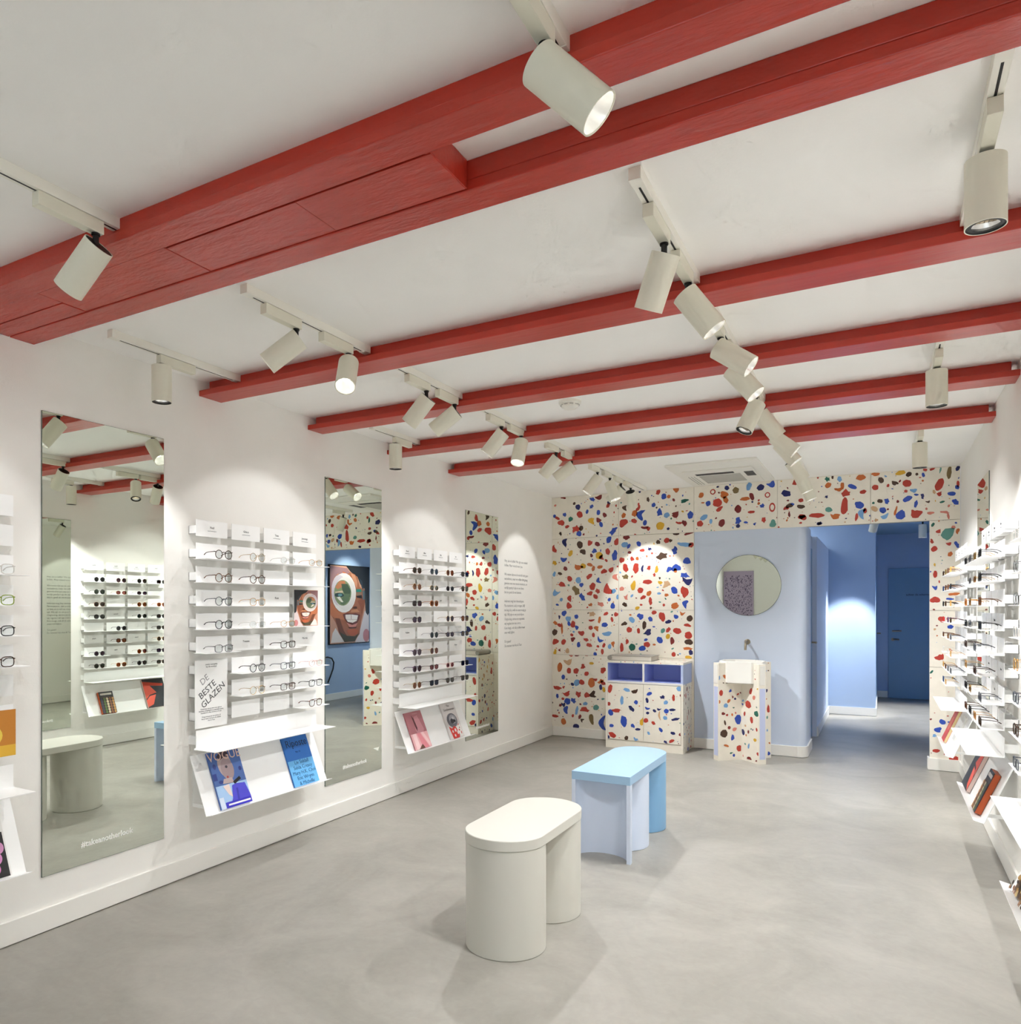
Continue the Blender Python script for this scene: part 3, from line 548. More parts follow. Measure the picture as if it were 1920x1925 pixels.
PNK = [((190, 122, 130), rect(0, 1, .42, 1)), ((240, 180, 184), rect(0, 1, 0, .42)), ((214, 150, 160), [(.36, .5), (.5, .86), (.7, .88), (.86, .5), (.8, .42), (.42, .42)]), ((92, 40, 46), [(.36, .92), (.46, .8), (.5, .55), (.44, .46), (.40, .6)]), ((252, 214, 214), [(.1, .42), (.3, .42), (.34, 0), (.1, 0)]),
       ((230, 140, 150), [(.35, .42), (.55, .42), (.85, 0), (.5, 0)]), ((250, 206, 208), [(.6, .42), (.75, .42), (.98, .1), (.9, 0)]), ((112, 74, 60), [(.24, .0), (.6, .0), (.5, .12), (.36, .06)])]
magazine(on_holder(rC, .205, .295), .235, .292, .010, (190, 122, 130), PNK, 'pink magazine with a pink figure in the second holder', [('tomorrow', .016, .6, .94, (220, 170, 176))])
GEN = [((222, 216, 214), rect(0, 1, 0, 1)), ((110, 108, 116), ell(.5, .5, .36, .20)), ((170, 168, 176), ell(.56, .53, .24, .13)), ((60, 58, 64), ell(.5, .48, .14, .07)), ((210, 208, 212), ell(.6, .56, .08, .04)), ((40, 38, 44), ell(.66, .47, .07, .04)),
       ((218, 54, 42), [(.12, .36), (.3, .28), (.5, .34), (.62, .28), (.86, .38), (.8, .2), (.64, .0), (.2, 0)]), ((240, 232, 228), ell(.3, .2, .05, .04)), ((240, 232, 228), ell(.5, .22, .06, .05)), ((240, 232, 228), ell(.62, .14, .05, .05)), ((240, 232, 228), ell(.38, .08, .05, .04)), ((240, 236, 232), [(.6, .3), (.95, .36), (.98, .02), (.72, .02)]), ((206, 60, 52), ell(.76, .2, .04, .03)), ((206, 60, 52), ell(.86, .12, .03, .04)), ((70, 60, 70), ell(.82, .26, .03, .02))]
magazine(on_holder(rC, .735, .305), .225, .302, .012, (222, 216, 214), GEN, 'white magazine with grey round head and red pattern in the second holder', [('The\nGentlewoman', .030, .5, .86, (150, 140, 140))])
FLW = [((238, 236, 233), rect(0, 1, 0, 1)), ((20, 18, 20), rect(0, .97, 0, .58))]+[((170+14*(k % 4), 120+12*(k % 3), 160+10*(k % 4)), ell(.22+.17*(k % 4)+.06*(k//4), .12+.13*(k//4), .10, .08)) for k in range(12)]
magazine(on_holder(rA, .80, .31), .225, .307, .010, (238, 236, 233), FLW, 'magazine with purple flowers on black in the leftmost holder', [('Kin\nfolk scale\nfloral', .034, .55, .76, (150, 130, 120))])
BLK = [((44, 46, 52), rect(0, 1, 0, 1)), ((206, 70, 48), [(.05, .8), (1, .92), (1, .78), (.1, .72)]), ((232, 88, 62), [(.45, .5), (.7, .76), (1, .8), (1, .3), (.8, .44)]), ((240, 96, 74), [(.5, .44), (.8, .4), (1, .26), (1, .02), (.72, .1)])]
magazine(on_holder(rE, .15, .32), .27, .318, .022, (44, 46, 52), BLK, 'big charcoal and red-orange book in the middle right-wall holder', cat='book', name='book', edge=cm((226, 200, 190)))
FOD = [((60, 40, 28), rect(0, 1, 0, 1)), ((30, 30, 30), rect(0, 1, .78, 1)), ((210, 200, 190), rect(.1, .9, .84, .93))]+[(((204, 150, 84), (150, 96, 60), (226, 206, 170), (96, 120, 60), (60, 60, 80))[k % 5], ell(.1+.2*(k % 5), .06+.12*(k//5), .08, .06)) for k in range(30)]
magazine(on_holder(rE, .75, .23), .16, .228, .030, (60, 40, 28), FOD, 'small thick book with orange spine in the middle right-wall holder', cat='book', name='book', edge=cm((188, 84, 36)), spine=(188, 84, 36))
magazine(on_holder(rF, .20, .30), .225, .298, .020, (206, 64, 58), [((206, 64, 58), rect(0, 1, 0, 1)), ((226, 120, 90), ell(.5, .5, .3, .2))], 'red magazine in the holder beside the terrazzo pier', edge=cm((232, 214, 160)))
magazine(on_holder(rF, .66, .28), .20, .278, .012, (240, 238, 232), [((240, 238, 232), rect(0, 1, 0, 1)), ((214, 214, 210), rect(.15, .85, .3, .7))], 'white magazine in the holder beside the terrazzo pier')
rw = random.Random(8); WOD = [((120, 84, 40), rect(0, 1, 0, 1))]+[(rw.choice(((196, 150, 80), (84, 54, 30), (220, 190, 130), (150, 104, 50), (60, 44, 30), (168, 120, 90))), ell(rw.random(), rw.random(), rw.uniform(.03, .08), rw.uniform(.02, .06), 7)) for k in range(150)]
magazine(on_holder(rD, .20, .30), .24, .298, .010, (120, 84, 40), WOD, 'magazine with speckled brown cover in the nearest right-wall holder')

# ------------------------------------------------------------------ mirrors
def wall_mirror(x, y0, side, label):
    root = empty('wall_mirror', (x, y0+.323, 1.261), (0, 0, 0 if side == 'L' else math.pi)); tag(root, label, 'mirror', 'tall wall mirrors')
    m = MB(); m.box(.0, .0048, -.323, .323, -1.02, 1.02); m.build('backing', MEDGE, root)
    m = MB(); m.box(.0048, .0062, -.3215, .3215, -1.0185, 1.0185); m.build('glass', MIRROR, root)
    text('lettering', '#takeanotherlook', .0375, WHITEINK, root, (.0065, 0, -.929), bold=.0006)
wall_mirror(0, 1.937, 'L', 'first tall frameless mirror on left wall, nearest the viewer, reflecting a white bench')
wall_mirror(0, 3.869, 'L', 'second tall mirror on left wall, reflecting the portrait poster')
wall_mirror(0, 5.805, 'L', 'third tall mirror on left wall, reflecting only terrazzo chips')
wall_mirror(W, 5.80, 'R', 'tall mirror on right wall before the terrazzo pier')
wall_mirror(W, 3.88, 'R', 'tall mirror on right wall opposite the white bench')
root = empty('round_mirror', (2.04, 7.835, 1.637)); tag(root, 'round frameless mirror on the blue wall above the washbasin', 'mirror')
m = MB(); m.lathe([(.0, 0), (.298, 0), (.298, .008), (.0, .008)], 64); b = m.build('backing', MEDGE, root, smooth=30); b.rotation_euler = (math.pi/2, 0, 0)
m = MB(); m.lathe([(.0, .008), (.295, .008), (.295, .0095), (.0, .0095)], 64); b = m.build('glass', MIRROR, root, smooth=30); b.rotation_euler = (math.pi/2, 0, 0)
# wall lettering
c = text('wall_lettering', 'Hey, zin in koffie? We zijn een winkel\nbrillen. Maar vooral voor jou.\n\nWe weten dat we de wereld niet gaan\nveranderen, maar we willen dat graag\ngewoon met een mooie montuur, en\neerlijk geprijsd zijn en we doen\nhet zo goed als we kunnen.\n\nIedereen mag hier binnenlopen.\nPas monturen, stel je vragen, blijf\nzo lang als je wilt en neem rustig je\ntijd. Wij zijn er om je te helpen.\nOogmeting, service en reparatie:\nwij regelen het van a tot z.\nKom langs, ook als je alleen maar\neven wilt kijken.\n\nTot gauw!\nDe mensen van Ace & Tate', .036, INKG, None, (.0005, 6.60, 1.46), align='LEFT', spacing=1.22)
tag(c, 'grey paragraphs of lettering on the left wall near the terrazzo', 'wall text')
# ------------------------------------------------------------------ benches
BW = mat('warm_white_lacquer', (203, 201, 192), .42)
def circ(cx, cy, r, n=40, a0=0, a1=2*math.pi): return [(cx+r*math.cos(a0+(a1-a0)*k/n), cy+r*math.sin(a0+(a1-a0)*k/n)) for k in range(n+1 if abs(a1-a0) < 6.28 else n)]
r = .172; yn, yf = -.21, .21
b1 = tag(empty('bench', (1.795, 3.08, 0)), 'white oval-topped bench on two round legs, nearest on the floor', 'bench')
stad = circ(0, yf, r, 32, 0, math.pi)+circ(0, yn, r, 32, math.pi, 2*math.pi)
m = MB(); m.prism(stad, .440, .484); m.build('seat', BW, b1, bevel=.003, smooth=30)
for yy in (yn, yf):
    m = MB(); m.prism(circ(0, yy, r-.003, 56), 0.0, .44); m.build('leg', BW, b1, bevel=.004, smooth=30)
SKY = mat('sky_blue_lacquer', (156, 190, 220), .42); LAV = mat('pale_lavender_lacquer', (208, 219, 238), .42); MID = mat('mid_blue_lacquer', (126, 172, 210), .42)
b2 = tag(empty('bench', (1.80, 4.09, 0)), 'pale blue bench with one round end, behind the white bench', 'bench')
m = MB(); m.prism([(.17, 0)]+circ(0, .78, .17, 36, 0, math.pi)+[(-.17, 0)], .436, .484); m.build('seat', SKY, b2, bevel=.0015, smooth=30)
inn = [(.148*math.cos(math.pi-a*math.pi/24), .002+.125*math.sin(math.pi-a*math.pi/24)) for a in range(25)]
out = [(.170*math.cos(a*math.pi/24), .012+.165*math.sin(a*math.pi/24)) for a in range(25)]
m = MB(); m.recalc = True; m.prism([(-.170, .002)]+inn+[(.170, .002)]+out, 0, .436); m.build('leg', LAV, b2, smooth=30)
m = MB(); m.prism(circ(0, .365, .170, 56), 0, .436); m.build('leg', LAV, b2, bevel=.004, smooth=30)
m = MB(); m.prism(circ(0, .775, .170, 56), 0, .436); m.build('leg', MID, b2, bevel=.004, smooth=30)

# ------------------------------------------------------------------ terrazzo cabinet
NICHE = mat('periwinkle_lacquer', (172, 184, 232), .5)
SIDEB = mat('pale_periwinkle_lacquer', (176, 190, 226), .5)
CX0, CX1, CY0, CY1 = .740, 1.508, 7.437, 7.818
cab = tag(empty('cabinet', (0, 0, 0)), 'terrazzo cabinet with two open blue compartments, standing at the back wall', 'cabinet')
rng = random.Random(21)
m = MB(); m.recalc = False
m.box(CX0-.002, CX1+.002, CY0-.003, CY1, .862, .882, 0)
random_chips(m, CX0, CX1, CY0, CY1, lambda x, y: (x, y, .8824), rng, dens=170)
random_chips(m, CX0, CX1, .863, .881, lambda x, z: (x, CY0-.0034, z), rng, dens=700, smin=.006, smax=.016)
m.build('countertop', TERR, cab)
m = MB(); m.recalc = False
m.box(CX0, CX0+.019, CY0, CY1, 0, .862, 0); m.box(CX1-.019, CX1, CY0, CY1, 0, .668, 0); m.box(CX0+.019, CX1-.019, CY1-.012, CY1, 0, .668, 0)
random_chips(m, CY0, CY1, .0, .668, lambda y, z: (CX1+.0005, y, z), rng, dens=230, smin=.012, smax=.06)
random_chips(m, CY0, CY1, .0, .86, lambda y, z: (CX0-.0005, y, z), rng, dens=230, smin=.012, smax=.06)
m.build('carcass', TERR, cab)
m = MB(); m.box(CX1-.019, CX1, CY0, CY1, .668, .862); m.build('side_panel', SIDEB, cab)
m = MB(); m.box(CX0+.019, CX1-.019, CY0, CY1-.012, .660, .678); m.box(CX0+.019, CX0+.022, CY0+.002, CY1-.012, .678, .862); m.box((CX0+CX1)/2-.009, (CX0+CX1)/2+.009, CY0, CY1-.012, .678, .862)
m.box(CX0+.019, CX1-.019, CY1-.03, CY1-.012, .678, .862); m.box(CX0+.022, CX1-.019, CY0+.004, CY1-.03, .678, .680); m.box(CX0+.022, CX1-.019, CY0+.004, CY1-.03, .855, .862); m.box(CX1-.022, CX1-.019, CY0+.002, CY1-.012, .678, .862)
m.build('open_compartments', NICHE, cab)
m = MB(); m.box(CX0, CX1, CY0-.001, CY0+.003, .659, .679); m.box((CX0+CX1)/2-.010, (CX0+CX1)/2+.010, CY0-.001, CY0+.003, .679, .862); m.build('front_edging', mat('white_edge_band', (226, 224, 224), .4), cab)
tk = []; RM = random.Random(4)
for k, (a, b) in enumerate(((CX0+.021, 1.1225), (1.1255, CX1-.021))):
    m = MB(); m.recalc = False; m.box(a, b, CY0-.002, CY0+.017, .088, .655, 0)
    mp = lambda x, z: (x, CY0-.0026, z)
    baked(m, DOOR_CHIPS, mp, RM, tk, [(a, b, .088, .655)])
    random_chips(m, a, b, .09, .65, mp, rng, dens=70, smin=.006, smax=.02, taken=tk)
    m.build('door', TERR, cab)
m = MB(); m.box(CX0+.019, CX1-.019, CY0+.004, CY0+.02, 0, .084); m.build('plinth', CREAM, cab)
bk = tag(empty('book', (.985, 7.62, .8828)), 'large grey coffee-table book lying on the terrazzo cabinet', 'book')
m = MB(); m.box(-.212, .205, -.145, .145, .005, .046); m.build('pages', mat('book_page_edges', (206, 200, 190), .7), bk)
m = MB(); m.box(-.22, .215, -.15, .15, .046, .051); m.box(-.22, .215, -.15, .15, 0, .005); m.tube([(-.216, -.15, .0255), (-.216, .15, .0255)], .0245, 10); m.build('cover', mat('grey_book_cover', (150, 146, 138), .5), bk, bevel=.001)

# ------------------------------------------------------------------ washbasin on an X-shaped terrazzo pedestal
sx, sy = 2.035, 7.515
ws = tag(empty('washbasin', (sx, sy, 0)), 'washbasin on a cross-shaped terrazzo pedestal before the blue wall', 'washbasin')
LAVP = mat('lavender_laminate', (196, 204, 234), .5)
WHB = mat('white_solid_surface', (232, 230, 224), .35)
HT = .076/2; LA = .283
def d2(a, b): # along arm, across arm -> xy for an arm at angle
    return a, b
P = []
dirs = [math.radians(k) for k in (-45, 45, 135, 225)]
for q in dirs:
    ca, sa = math.cos(q), math.sin(q)
    for a, b in ((HT, -HT), (LA, -HT), (LA, HT)): P.append((a*ca-b*sa, a*sa+b*ca))
m = MB(); m.recalc = False; m.prism(P, .0, .712, 0)
n = len(P); rng = random.Random(9)
for i in range(n):
    p, q = Vector(P[i]), Vector(P[(i+1) % n]); L = (q-p).length
    if L < .1: continue
    t = (q-p)/L; nn = Vector((t.y, -t.x))
    random_chips(m, .004, L-.004, .02, .70, lambda s, z: tuple(p+t*s+nn*.0006)+(z,), rng, dens=150, smin=.022, smax=.085)
m.build('pedestal', TERR, ws)
for q in dirs:
    m = MB(); ca, sa = math.cos(q), math.sin(q); R = lambda a, b: (a*ca-b*sa, a*sa+b*ca)
    m.prism([R(LA+.0004, -HT+.009), R(LA+.002, -HT+.009), R(LA+.002, HT-.009), R(LA+.0004, HT-.009)], .045, .685); m.build('end_panel', LAVP, ws)
for q in dirs:
    m = MB(); m.recalc = False; ca, sa = math.cos(q), math.sin(q); R = lambda a, b: (a*ca-b*sa, a*sa+b*ca)
    m.prism([R(.20, -HT), R(LA, -HT), R(LA, HT), R(.20, HT)], .712, .905, 0)
    for s in (-1, 1): random_chips(m, .205, LA-.002, .715, .90, lambda a, z: R(a, s*(HT+.0006))+(z,), rng, dens=260, smin=.012, smax=.045)
    m.build('arm_top', TERR, ws)
    m = MB(); m.prism([R(LA+.0004, -HT+.012), R(LA+.004, -HT+.012), R(LA+.004, HT-.012), R(LA+.0004, HT-.012)], .715, .89); m.build('arm_cap', WHB, ws, bevel=.002)
oc = lambda R_, n=8: [(R_*math.cos(2*math.pi*(k+.5)/n), R_*math.sin(2*math.pi*(k+.5)/n)) for k in range(n)]
m = MB()
oc = lambda k: [(k*x, k*y) for x, y in ((.19, -.105), (.19, .105), (.105, .19), (-.105, .19), (-.19, .105), (-.19, -.105), (-.105, -.19), (.105, -.19))]
zs = [(oc(.97), .718), (oc(1.), .726), (oc(1.), .920), (oc(.88), .920), (oc(.76), .80), (oc(.2), .785)]
vs = [(x, y, z) for ring, z in zs for x, y in ring]; fs = [tuple(reversed(range(8)))]
for i in range(len(zs)-1):
    for k in range(8): fs.append((i*8+k, i*8+(k+1) % 8, (i+1)*8+(k+1) % 8, (i+1)*8+k))
fs.append(tuple(range((len(zs)-1)*8, len(zs)*8))); m.add(vs, fs); m.build('basin', WHB, ws, bevel=.003)
tp = tag(empty('tap', (2.033, 7.835, 1.085)), 'brushed nickel tap on the blue wall above the washbasin', 'tap')
m = MB(); m.lathe([(0, 0), (.027, 0), (.027, .010), (.022, .013), (0, .013)], 28); b = m.build('rosette', LEVER, tp, smooth=40); b.rotation_euler = (math.pi/2, 0, 0)
m = MB(); m.tube([(0, -.012, 0), (0, -.075, .0), (-.0, -.105, -.006), (0, -.124, -.026), (0, -.130, -.075)], .0115, 12); m.build('spout', LEVER, tp, smooth=50)

# ------------------------------------------------------------------ ceiling fixtures
sd = tag(empty('smoke_detector', (1.575, 4.21, ZC)), 'round white smoke detector on the ceiling between two red beams', 'smoke detector')
m = MB(); m.lathe([(0, 0), (.066, 0), (.066, -.014), (.060, -.018), (0, -.018)], 36); m.build('base', TRACK, sd, smooth=40)
m = MB(); m.lathe([(.054, -.018), (.050, -.034), (.034, -.046), (0, -.046)], 36); m.build('cap', TRACK, sd, smooth=40)
m = MB()
for k in range(10):
    a = 2*math.pi*k/10; m.tube([(.0545*math.cos(a+.1*j), .0545*math.sin(a+.1*j), -.026) for j in range(5)], .0022, 4)
m.build('vent_slots', mat('detector_vent_grey', (176, 174, 168), .6), sd)
ac = tag(empty('air_conditioner', (1.925, 7.10, ZC)), 'white ceiling cassette air conditioner before the terrazzo wall', 'air conditioner')
ACW = mat('white_plastic', (236, 234, 226), .4)
m = MB(); m.box(-.37, .37, -.58, .58, -.022, 0); m.build('frame', ACW, ac, bevel=.006)
m = MB(); m.box(-.29, .29, -.30, .52, -.032, -.022); m.build('panel', ACW, ac, bevel=.004)
m = MB(); m.box(-.20, .12, -.17, -.09, -.034, -.032); m.build('air_slot', BLACK, ac)
m = MB()
for k in range(9): m.box(-.19, .16, -.05+.048*k, -.05+.048*k+.036, -.035, -.032)
m.build('grille', mat('grey_grille', (186, 184, 176), .5), ac)
m = MB(); m.box(.200, .275, -.12, .12, -.034, -.032)
m.build('sensor_grid', mat('dark_sensor', (40, 42, 44), .4), ac)
m = MB()
for k in range(3): m.box(-.285+.024*k, -.279+.024*k, -.05, .42, -.034, -.032)
m.build('louvre', mat('grey_louvre', (170, 168, 160), .5), ac)

# tracks and spotlights
def track(x, y0, y1, label, grp='white ceiling light tracks'):
    root = tag(empty('light_track', (x, (y0+y1)/2, ZC)), label, 'light track', grp); h = (y1-y0)/2
    m = MB(); m.box(-.017, .017, -h, h, -.034, 0); m.build('rail', TRACK, root, bevel=.0015)
    m = MB(); m.box(-.003, .003, -h+.05, h-.05, -.0346, -.0338); m.build('slot', BLACK, root)
    for s in (-1, 1):
        m = MB(); m.box(-.0175, .0175, s*h-(.001 if s < 0 else .045), s*h+(.045 if s < 0 else .001), -.0355, 0); m.build('end_cap', TRACK, root, bevel=.001)
XL, XN, XR, XQ = 1.09, .245, 2.575, 3.392
track(XL, .95, 1.59, 'light track holding the spotlight nearest the left picture edge'); track(XL, 2.06, 2.85, 'light track just past the wide red boards, over the second pair of left spotlights')
track(XL, 3.06, 3.74, 'main left-row track, third bay, with two spotlights tilted to the wall'); track(XL, 4.0, 4.63, 'main left-row track beside the smoke detector'); track(XL, 4.98, 5.55, 'main left-row track in the bay before the last red beam'); track(XL, 5.95, 7.62, 'long left-row track ending at the terrazzo wall')
track(XN, 2.10, 2.87, 'short track close to the left wall, nearer one'); track(XN, 4.05, 4.64, 'short track close to the left wall, farther one')
track(XR, .85, 1.54, 'track at the top picture edge with the biggest spotlight'); track(XR, 2.06, 2.84, 'right-row track just past the doubled red beams'); track(XR, 3.06, 3.74, 'right-row track in the third bay'); track(XR, 4.0, 4.63, 'right-row track in the fourth bay'); track(XR, 4.98, 5.55, 'right-row track before the last red beam'); track(XR, 5.95, 7.53, 'long right-row track beside the air conditioner')
track(XQ, 1.975, 2.83, 'track close to the right wall, nearest of three'); track(XQ, 4.0, 4.63, 'track close to the right wall, middle of three'); track(XQ, 5.95, 6.6, 'track close to the right wall, farthest of three')

REFL = mat('lamp_reflector', (235, 235, 232), .22, metal=.7, emit=(255, 250, 240), estr=.1)
GLOW = mat('lit_lamp_lens', (255, 252, 246), .4, emit=(255, 250, 240), estr=3.5)
RLENS = 40
def head_meshes():
    R = .0455
    s = MB(); s.lathe([(R-.003, -.018), (R, -.018), (R, .152), (R-.0025, .152), (R-.0025, .112), (R-.0025, -.010), (R-.003, -.018)], 40); shell = s.mesh('head', LAMPW, 35)
    s = MB(); s.lathe([(0, -.0165), (R-.003, -.0165), (R-.003, -.014), (0, -.014)], 40); back = s.mesh('rear_plate', BLACK, 35)
    s = MB(); s.lathe([(.016, .100), (.026, .108), (.036, .124), (R-.0035, .150)], 40); s.recalc = False; refl = s.mesh('reflector', REFL, 60)
    s = MB(); s.lathe([(0, .099), (.017, .099), (.017, .1005), (0, .1015)], 28); lens = s.mesh('lamp_lens', GLOW, 35)
    s = MB(); s.lathe([(.030, .148), (R-.0026, .148), (R-.0026, .1515), (.036, .140), (.030, .148)], 40); ring = s.mesh('baffle_ring', BLACK, 35)
    s = MB()
    for k in range(-3, 4): s.box(-.0006+.009*k, .0006+.009*k, -.03, .03, .124, .130); s.box(-.03, .03, -.0006+.009*k, .0006+.009*k, .124, .130)
    grid = s.mesh('honeycomb_grid', LEVER)
    return shell, back, refl, lens, ring, grid
HM = head_meshes()
LN_ = 0
def spotlight(x, y, d, label, power, flip=False, baffle=False, cone=74, blend=.55, z0=2.604, col=(.985, .995, 1.), pz=None, plain=False):
    global LN_
    d = Vector(d).normalized()
    if pz is None: pz = 2.536 if d.z < -.99 else 2.513
    root = tag(empty('spotlight', (x, y, z0)), label, 'spotlight', 'off-white track spotlights')
    if not plain:
        a0, a1 = (-.018, .19) if flip else (-.19, .018)
        m = MB(); m.box(-.016, .016, a0, a1, -.040, .0); m.build('adapter', LAMPW, root, bevel=.0015)
    m = MB(); m.lathe([(0, -.040), (.013, -.040), (.013, -.046), (0, -.046)], 20); m.tube([(0, 0, -.044), (0, 0, pz-z0+.006)], .0095, 10)
    m.tube([(0, 0, pz-z0+.010), (0, 0, pz-z0-.004)], .0115, 10); m.build('stem', BLACK, root, smooth=40)
    q = d.to_track_quat('Z', 'Y')
    hd = link('head', HM[0], root, (0, 0, pz-z0)); hd.rotation_mode = 'QUATERNION'; hd.rotation_quaternion = q
    link('rear_plate', HM[1], hd); link('reflector', HM[2], hd); link('lamp_lens', HM[3], hd)
    if baffle: link('baffle_ring', HM[4], hd); link('honeycomb_grid', HM[5], hd)
    if power:
        LN_ += 1
        L = bpy.data.lights.new('spot_lamp', 'SPOT'); L.energy = power; L.color = col; L.spot_size = math.radians(cone); L.spot_blend = blend; L.shadow_soft_size = .018
        lo = bpy.data.objects.new('spot_lamp', L); COL.objects.link(lo); lo.parent = hd; lo.location = (0, 0, .155); lo.rotation_euler = (math.pi, 0, 0)
    return root
K = 1.0
A = 3.7*K; FL = 58*K
spotlight(XL, 1.443, (-.70, -.14, -.70), 'spotlight near the left picture edge, its black rear showing', A*1.3, cone=78, blend=.28)
spotlight(XN, 2.374, (0, 0, -1), 'straight-down spotlight above the nearest left mirror', 10*K, flip=True, baffle=True, cone=90)
spotlight(XL, 2.355, (-.68, -.42, -.62), 'spotlight tilted sideways above the straight-down left lamp', A*.8, cone=80, blend=1.)
spotlight(XL, 2.704, (.28, -.52, -.81), 'spotlight before the second beam with its bright mouth facing us', FL*.14, cone=110, blend=1.)
spotlight(XL, 3.377, (-.67, -.09, -.74), 'first of the two spotlights tilted alike over the face-card rack', A*1.3, cone=79, blend=.28)
spotlight(XL, 3.68, (-.82, -.20, -.60), 'second of the two spotlights tilted alike over the face-card rack', A*.7, cone=70, blend=1.)
spotlight(XN, 4.341, (0, 0, -1), 'straight-down spotlight above the middle left mirror', 10*K, flip=True, baffle=True, cone=90)
spotlight(XL, 4.284, (-.60, -.20, -.78), 'tilted spotlight left of the smoke detector', A)
spotlight(XL, 4.583, (.0, -.40, -.91), 'lit-mouth spotlight left of the smoke detector', FL*.6, cone=110, blend=1.)
spotlight(XL, 5.208, (-.66, -.08, -.75), 'nearer tilted spotlight over the sunglasses rack', A*1.3, cone=79, blend=.28)
spotlight(XL, 5.53, (-.82, -.16, -.58), 'farther tilted spotlight over the sunglasses rack', A*.7, cone=70, blend=1.)
spotlight(XL, 6.142, (-.55, -.22, -.80), 'first spotlight on the long left track, lit rim showing', A)
spotlight(XL, 6.479, (.35, -.03, -.93), 'second spotlight on the long left track, aimed down', FL*1.25, cone=110, blend=1.)
spotlight(XL, 6.805, (-.74, .08, -.66), 'third spotlight on the long left track, black rear to us', 8*K, cone=58, blend=.3)
spotlight(XL, 7.111, (.0, .60, -.80), 'last spotlight on the long left track, lighting the terrazzo', 13*K, cone=56, blend=.35)
spotlight(XR, 1.419, (.68, .22, -.70), 'big spotlight at the top picture edge with visible reflector', A*3.2, cone=96, blend=.9)
spotlight(XR, 2.387, (-.40, .26, -.88), 'right-row spotlight tilted towards the left past the doubled beams', FL*.42, cone=110, blend=1.)
spotlight(XR, 2.723, (.56, .13, -.80), 'right-row spotlight with oval lit mouth crossing the second beam', A*3.2, cone=96, blend=.9)
spotlight(XR, 3.344, (.80, .0, -.60), 'right-row spotlight tilted strongly right in the third bay', A)
spotlight(XR, 3.69, (.62, -.02, -.78), 'right-row spotlight at the beam before the smoke detector', A*3.2, cone=96, blend=.9)
spotlight(XR, 4.378, (-.36, -.27, -.89), 'right-row spotlight aimed down at the benches, fourth bay', FL*.42, baffle=True, cone=110, blend=1.)
spotlight(XR, 4.613, (.56, .22, -.80), 'right-row spotlight with grey closed side, end of fourth bay', A*2.4, cone=80, blend=.35)
spotlight(XR, 5.27, (.76, .06, -.64), 'nearer spotlight in the fifth bay of the right row', A)
spotlight(XR, 5.53, (.62, .04, -.78), 'farther spotlight in the fifth bay of the right row', A*3.2, cone=96, blend=.9)
spotlight(XR, 6.25, (.55, .30, -.78), 'first spotlight on the track beside the air conditioner', A*2.4, cone=78, blend=.35)
spotlight(XR, 6.85, (.40, .05, -.92), 'middle spotlight on the track beside the air conditioner', FL*.45, cone=115, blend=1.)
spotlight(XR, 7.36, (.36, .02, -.93), 'last spotlight of the right row, in front of the terrazzo', FL*.14, cone=120, blend=1.)
spotlight(XQ, 2.336, (0, 0, -1), 'nearest straight-down spotlight by the right wall', 30*K, baffle=True, cone=115)
spotlight(XQ, 4.298, (0, 0, -1), 'middle straight-down spotlight by the right wall', 30*K, baffle=True, cone=115)
spotlight(XQ, 6.132, (0, 0, -1), 'farthest straight-down spotlight by the right wall', 30*K, baffle=True, cone=115)
# unseen tracks and spotlights added behind the viewer to lift the bounced light
track(XL, -2.2, -.2, 'added unseen light track over the shop front, left row'); track(XR, -2.2, -.2, 'added unseen light track over the shop front, right row')
for yy, wd in ((-1.9, 'nearest the shop window'), (-1.2, 'in the middle of its track'), (-.45, 'nearest the doubled beams')):
    spotlight(XL, yy, (-.82, .1, -.55), 'added unseen left-row spotlight over the shop front, '+wd, 10*K, cone=90, blend=1.)
    spotlight(XR, yy, (.82, .1, -.55), 'added unseen right-row spotlight over the shop front, '+wd, 10*K, cone=90, blend=1.)
# two small passage lights
def can(x, y, d, label, power, cone=80):
    r_ = spotlight(x, y, d, label, power, z0=2.57, pz=2.47, plain=True, cone=cone); r_['group'] = 'passage spotlights'
can(3.10, 10.35, (-.20, .46, -.87), 'small passage spotlight, tilted, nearer one', 85*K, 42)
can(3.15, 9.35, (.72, .06, -.66), 'small passage spotlight aimed at the portrait poster', 20*K, 70)
can(3.62, 11.45, (0, 0, -1), 'small straight passage spotlight near the end door', 110*K)

# poster and cord in the passage
ps = tag(empty('framed_poster', (PX, 9.46, 1.465)), 'framed portrait poster of a person with a magnifying glass, seen in the mirror', 'poster')
ps.rotation_euler = (0, 0, math.pi)
m = MB(); m.box(0, .03, -.515, .515, -.615, .615); m.build('frame', BLACK, ps, bevel=.002)
pm, mats = art(FACE, 1.0, 1.20, .0); o = pm.build('picture', mats, ps, (.0304, 0, 0)); o.rotation_euler = (math.pi/2, 0, math.pi/2)
m = MB(); m.tube([(PX-.012, 8.80, .66), (PX-.03, 8.90, .67), (PX-.03, 9.0, .645), (PX-.03, 9.05, .58), (PX-.03, 9.03, .48), (PX-.03, 8.97, .38), (PX-.012, 8.93, .28)], .011, 8)
o = m.build('cord', BLACK, None, smooth=60); tag(o, 'black cord looping on the blue wall below the portrait poster', 'cord')
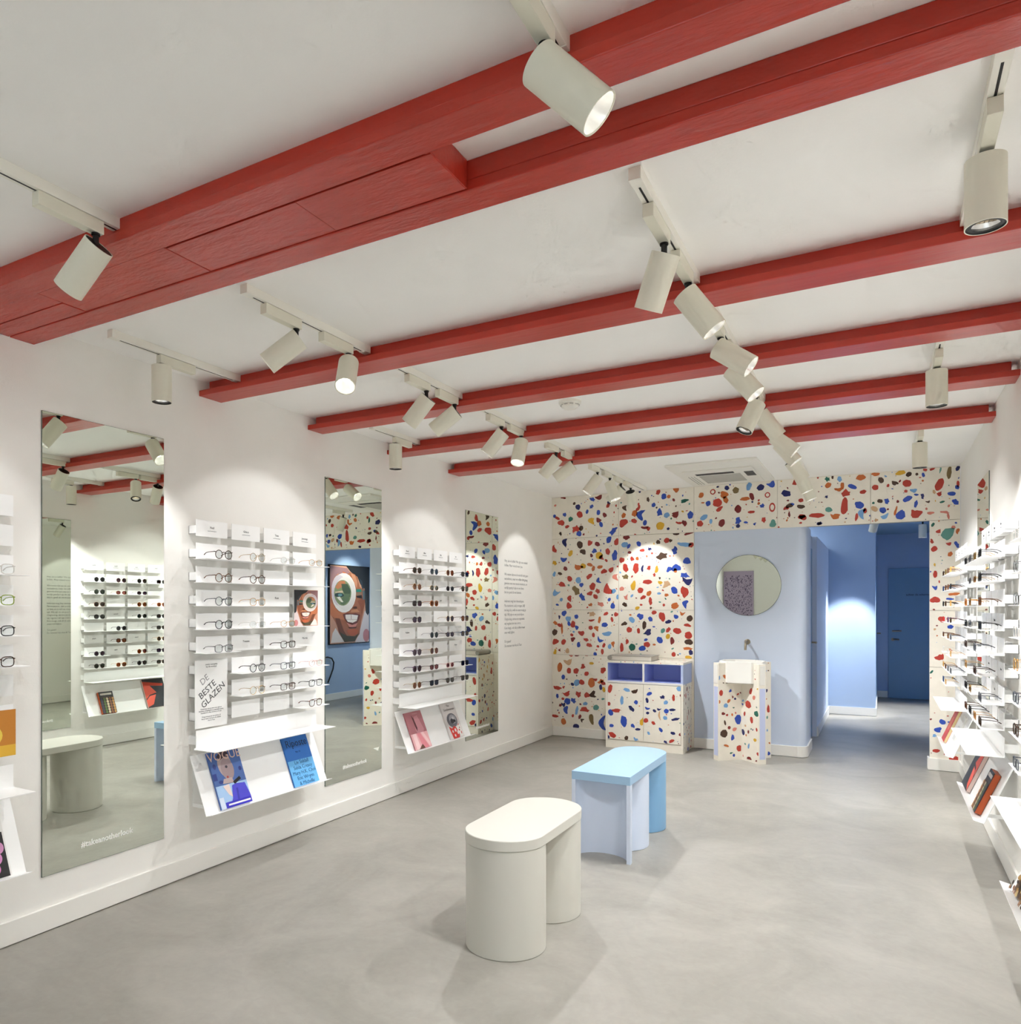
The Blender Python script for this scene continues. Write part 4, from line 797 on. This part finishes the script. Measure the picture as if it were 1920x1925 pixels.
# speckled panel at the shop front, seen only in the round mirror
m = MB(); m.recalc = False; m.box(.02, .66, YF+.002, YF+.03, .0, 2.25, 0); rng = random.Random(2)
SPK = mat('grey_purple_panel', (176, 160, 186), .6); DKP = mat('purple_fleck', (88, 72, 104), .6)
for k in range(700):
    x, z = rng.uniform(.05, .63), rng.uniform(1.0, 2.15); s = rng.uniform(.008, .02)
    m.poly([(x+p, YF+.0306, z+q) for p, q in blob(s, s*1.6, rng, 6)], 1)
o = m.build('speckled_screen', [SPK, DKP], None); tag(o, 'speckled purple panel seen in the round mirror', 'panel')

# lettering objects become plain meshes
bpy.context.view_layer.update(); dg = bpy.context.evaluated_depsgraph_get()
for o in [o for o in COL.objects if o.type == 'FONT']:
    me = bpy.data.meshes.new_from_object(o.evaluated_get(dg)); nm = o.name.split('.')[0]
    n_ = bpy.data.objects.new(nm, me); COL.objects.link(n_); n_.parent = o.parent; n_.location = o.location; n_.rotation_euler = o.rotation_euler; n_.scale = o.scale
    for k in o.keys():
        if k in ('label', 'category', 'group', 'kind'): n_[k] = o[k]
    bpy.data.objects.remove(o)
# ------------------------------------------------------------------ world and camera
w = bpy.data.worlds.new('World'); SC.world = w; w.use_nodes = True
bg = w.node_tree.nodes['Background']; bg.inputs[0].default_value = (.85, .92, 1., 1); bg.inputs[1].default_value = .7
cam = bpy.data.cameras.new('Camera'); co = bpy.data.objects.new('Camera', cam); COL.objects.link(co); SC.camera = co
co.location = (3.165, 0, 1.42); co.rotation_euler = (math.pi/2, 0, math.radians(30.43))
cam.sensor_fit = 'HORIZONTAL'; cam.sensor_width = 36; cam.lens = 1409.7/1920*36
cam.shift_x = (960-830)/1920; cam.shift_y = (1142-962.5)/1920
cam.clip_start = .02
SC.view_settings.view_transform = 'Standard'; SC.view_settings.look = 'None'; SC.view_settings.gamma = 1; SC.view_settings.exposure = 1.52
cy = SC.cycles
cy.max_bounces = 9; cy.diffuse_bounces = 8; cy.glossy_bounces = 5; cy.transparent_max_bounces = 10; cy.transmission_bounces = 2
cy.caustics_reflective = True; cy.blur_glossy = .2; cy.caustics_refractive = False; cy.sample_clamp_indirect = 6.0
cy.use_adaptive_sampling = True; cy.adaptive_threshold = .085; cy.adaptive_min_samples = 12
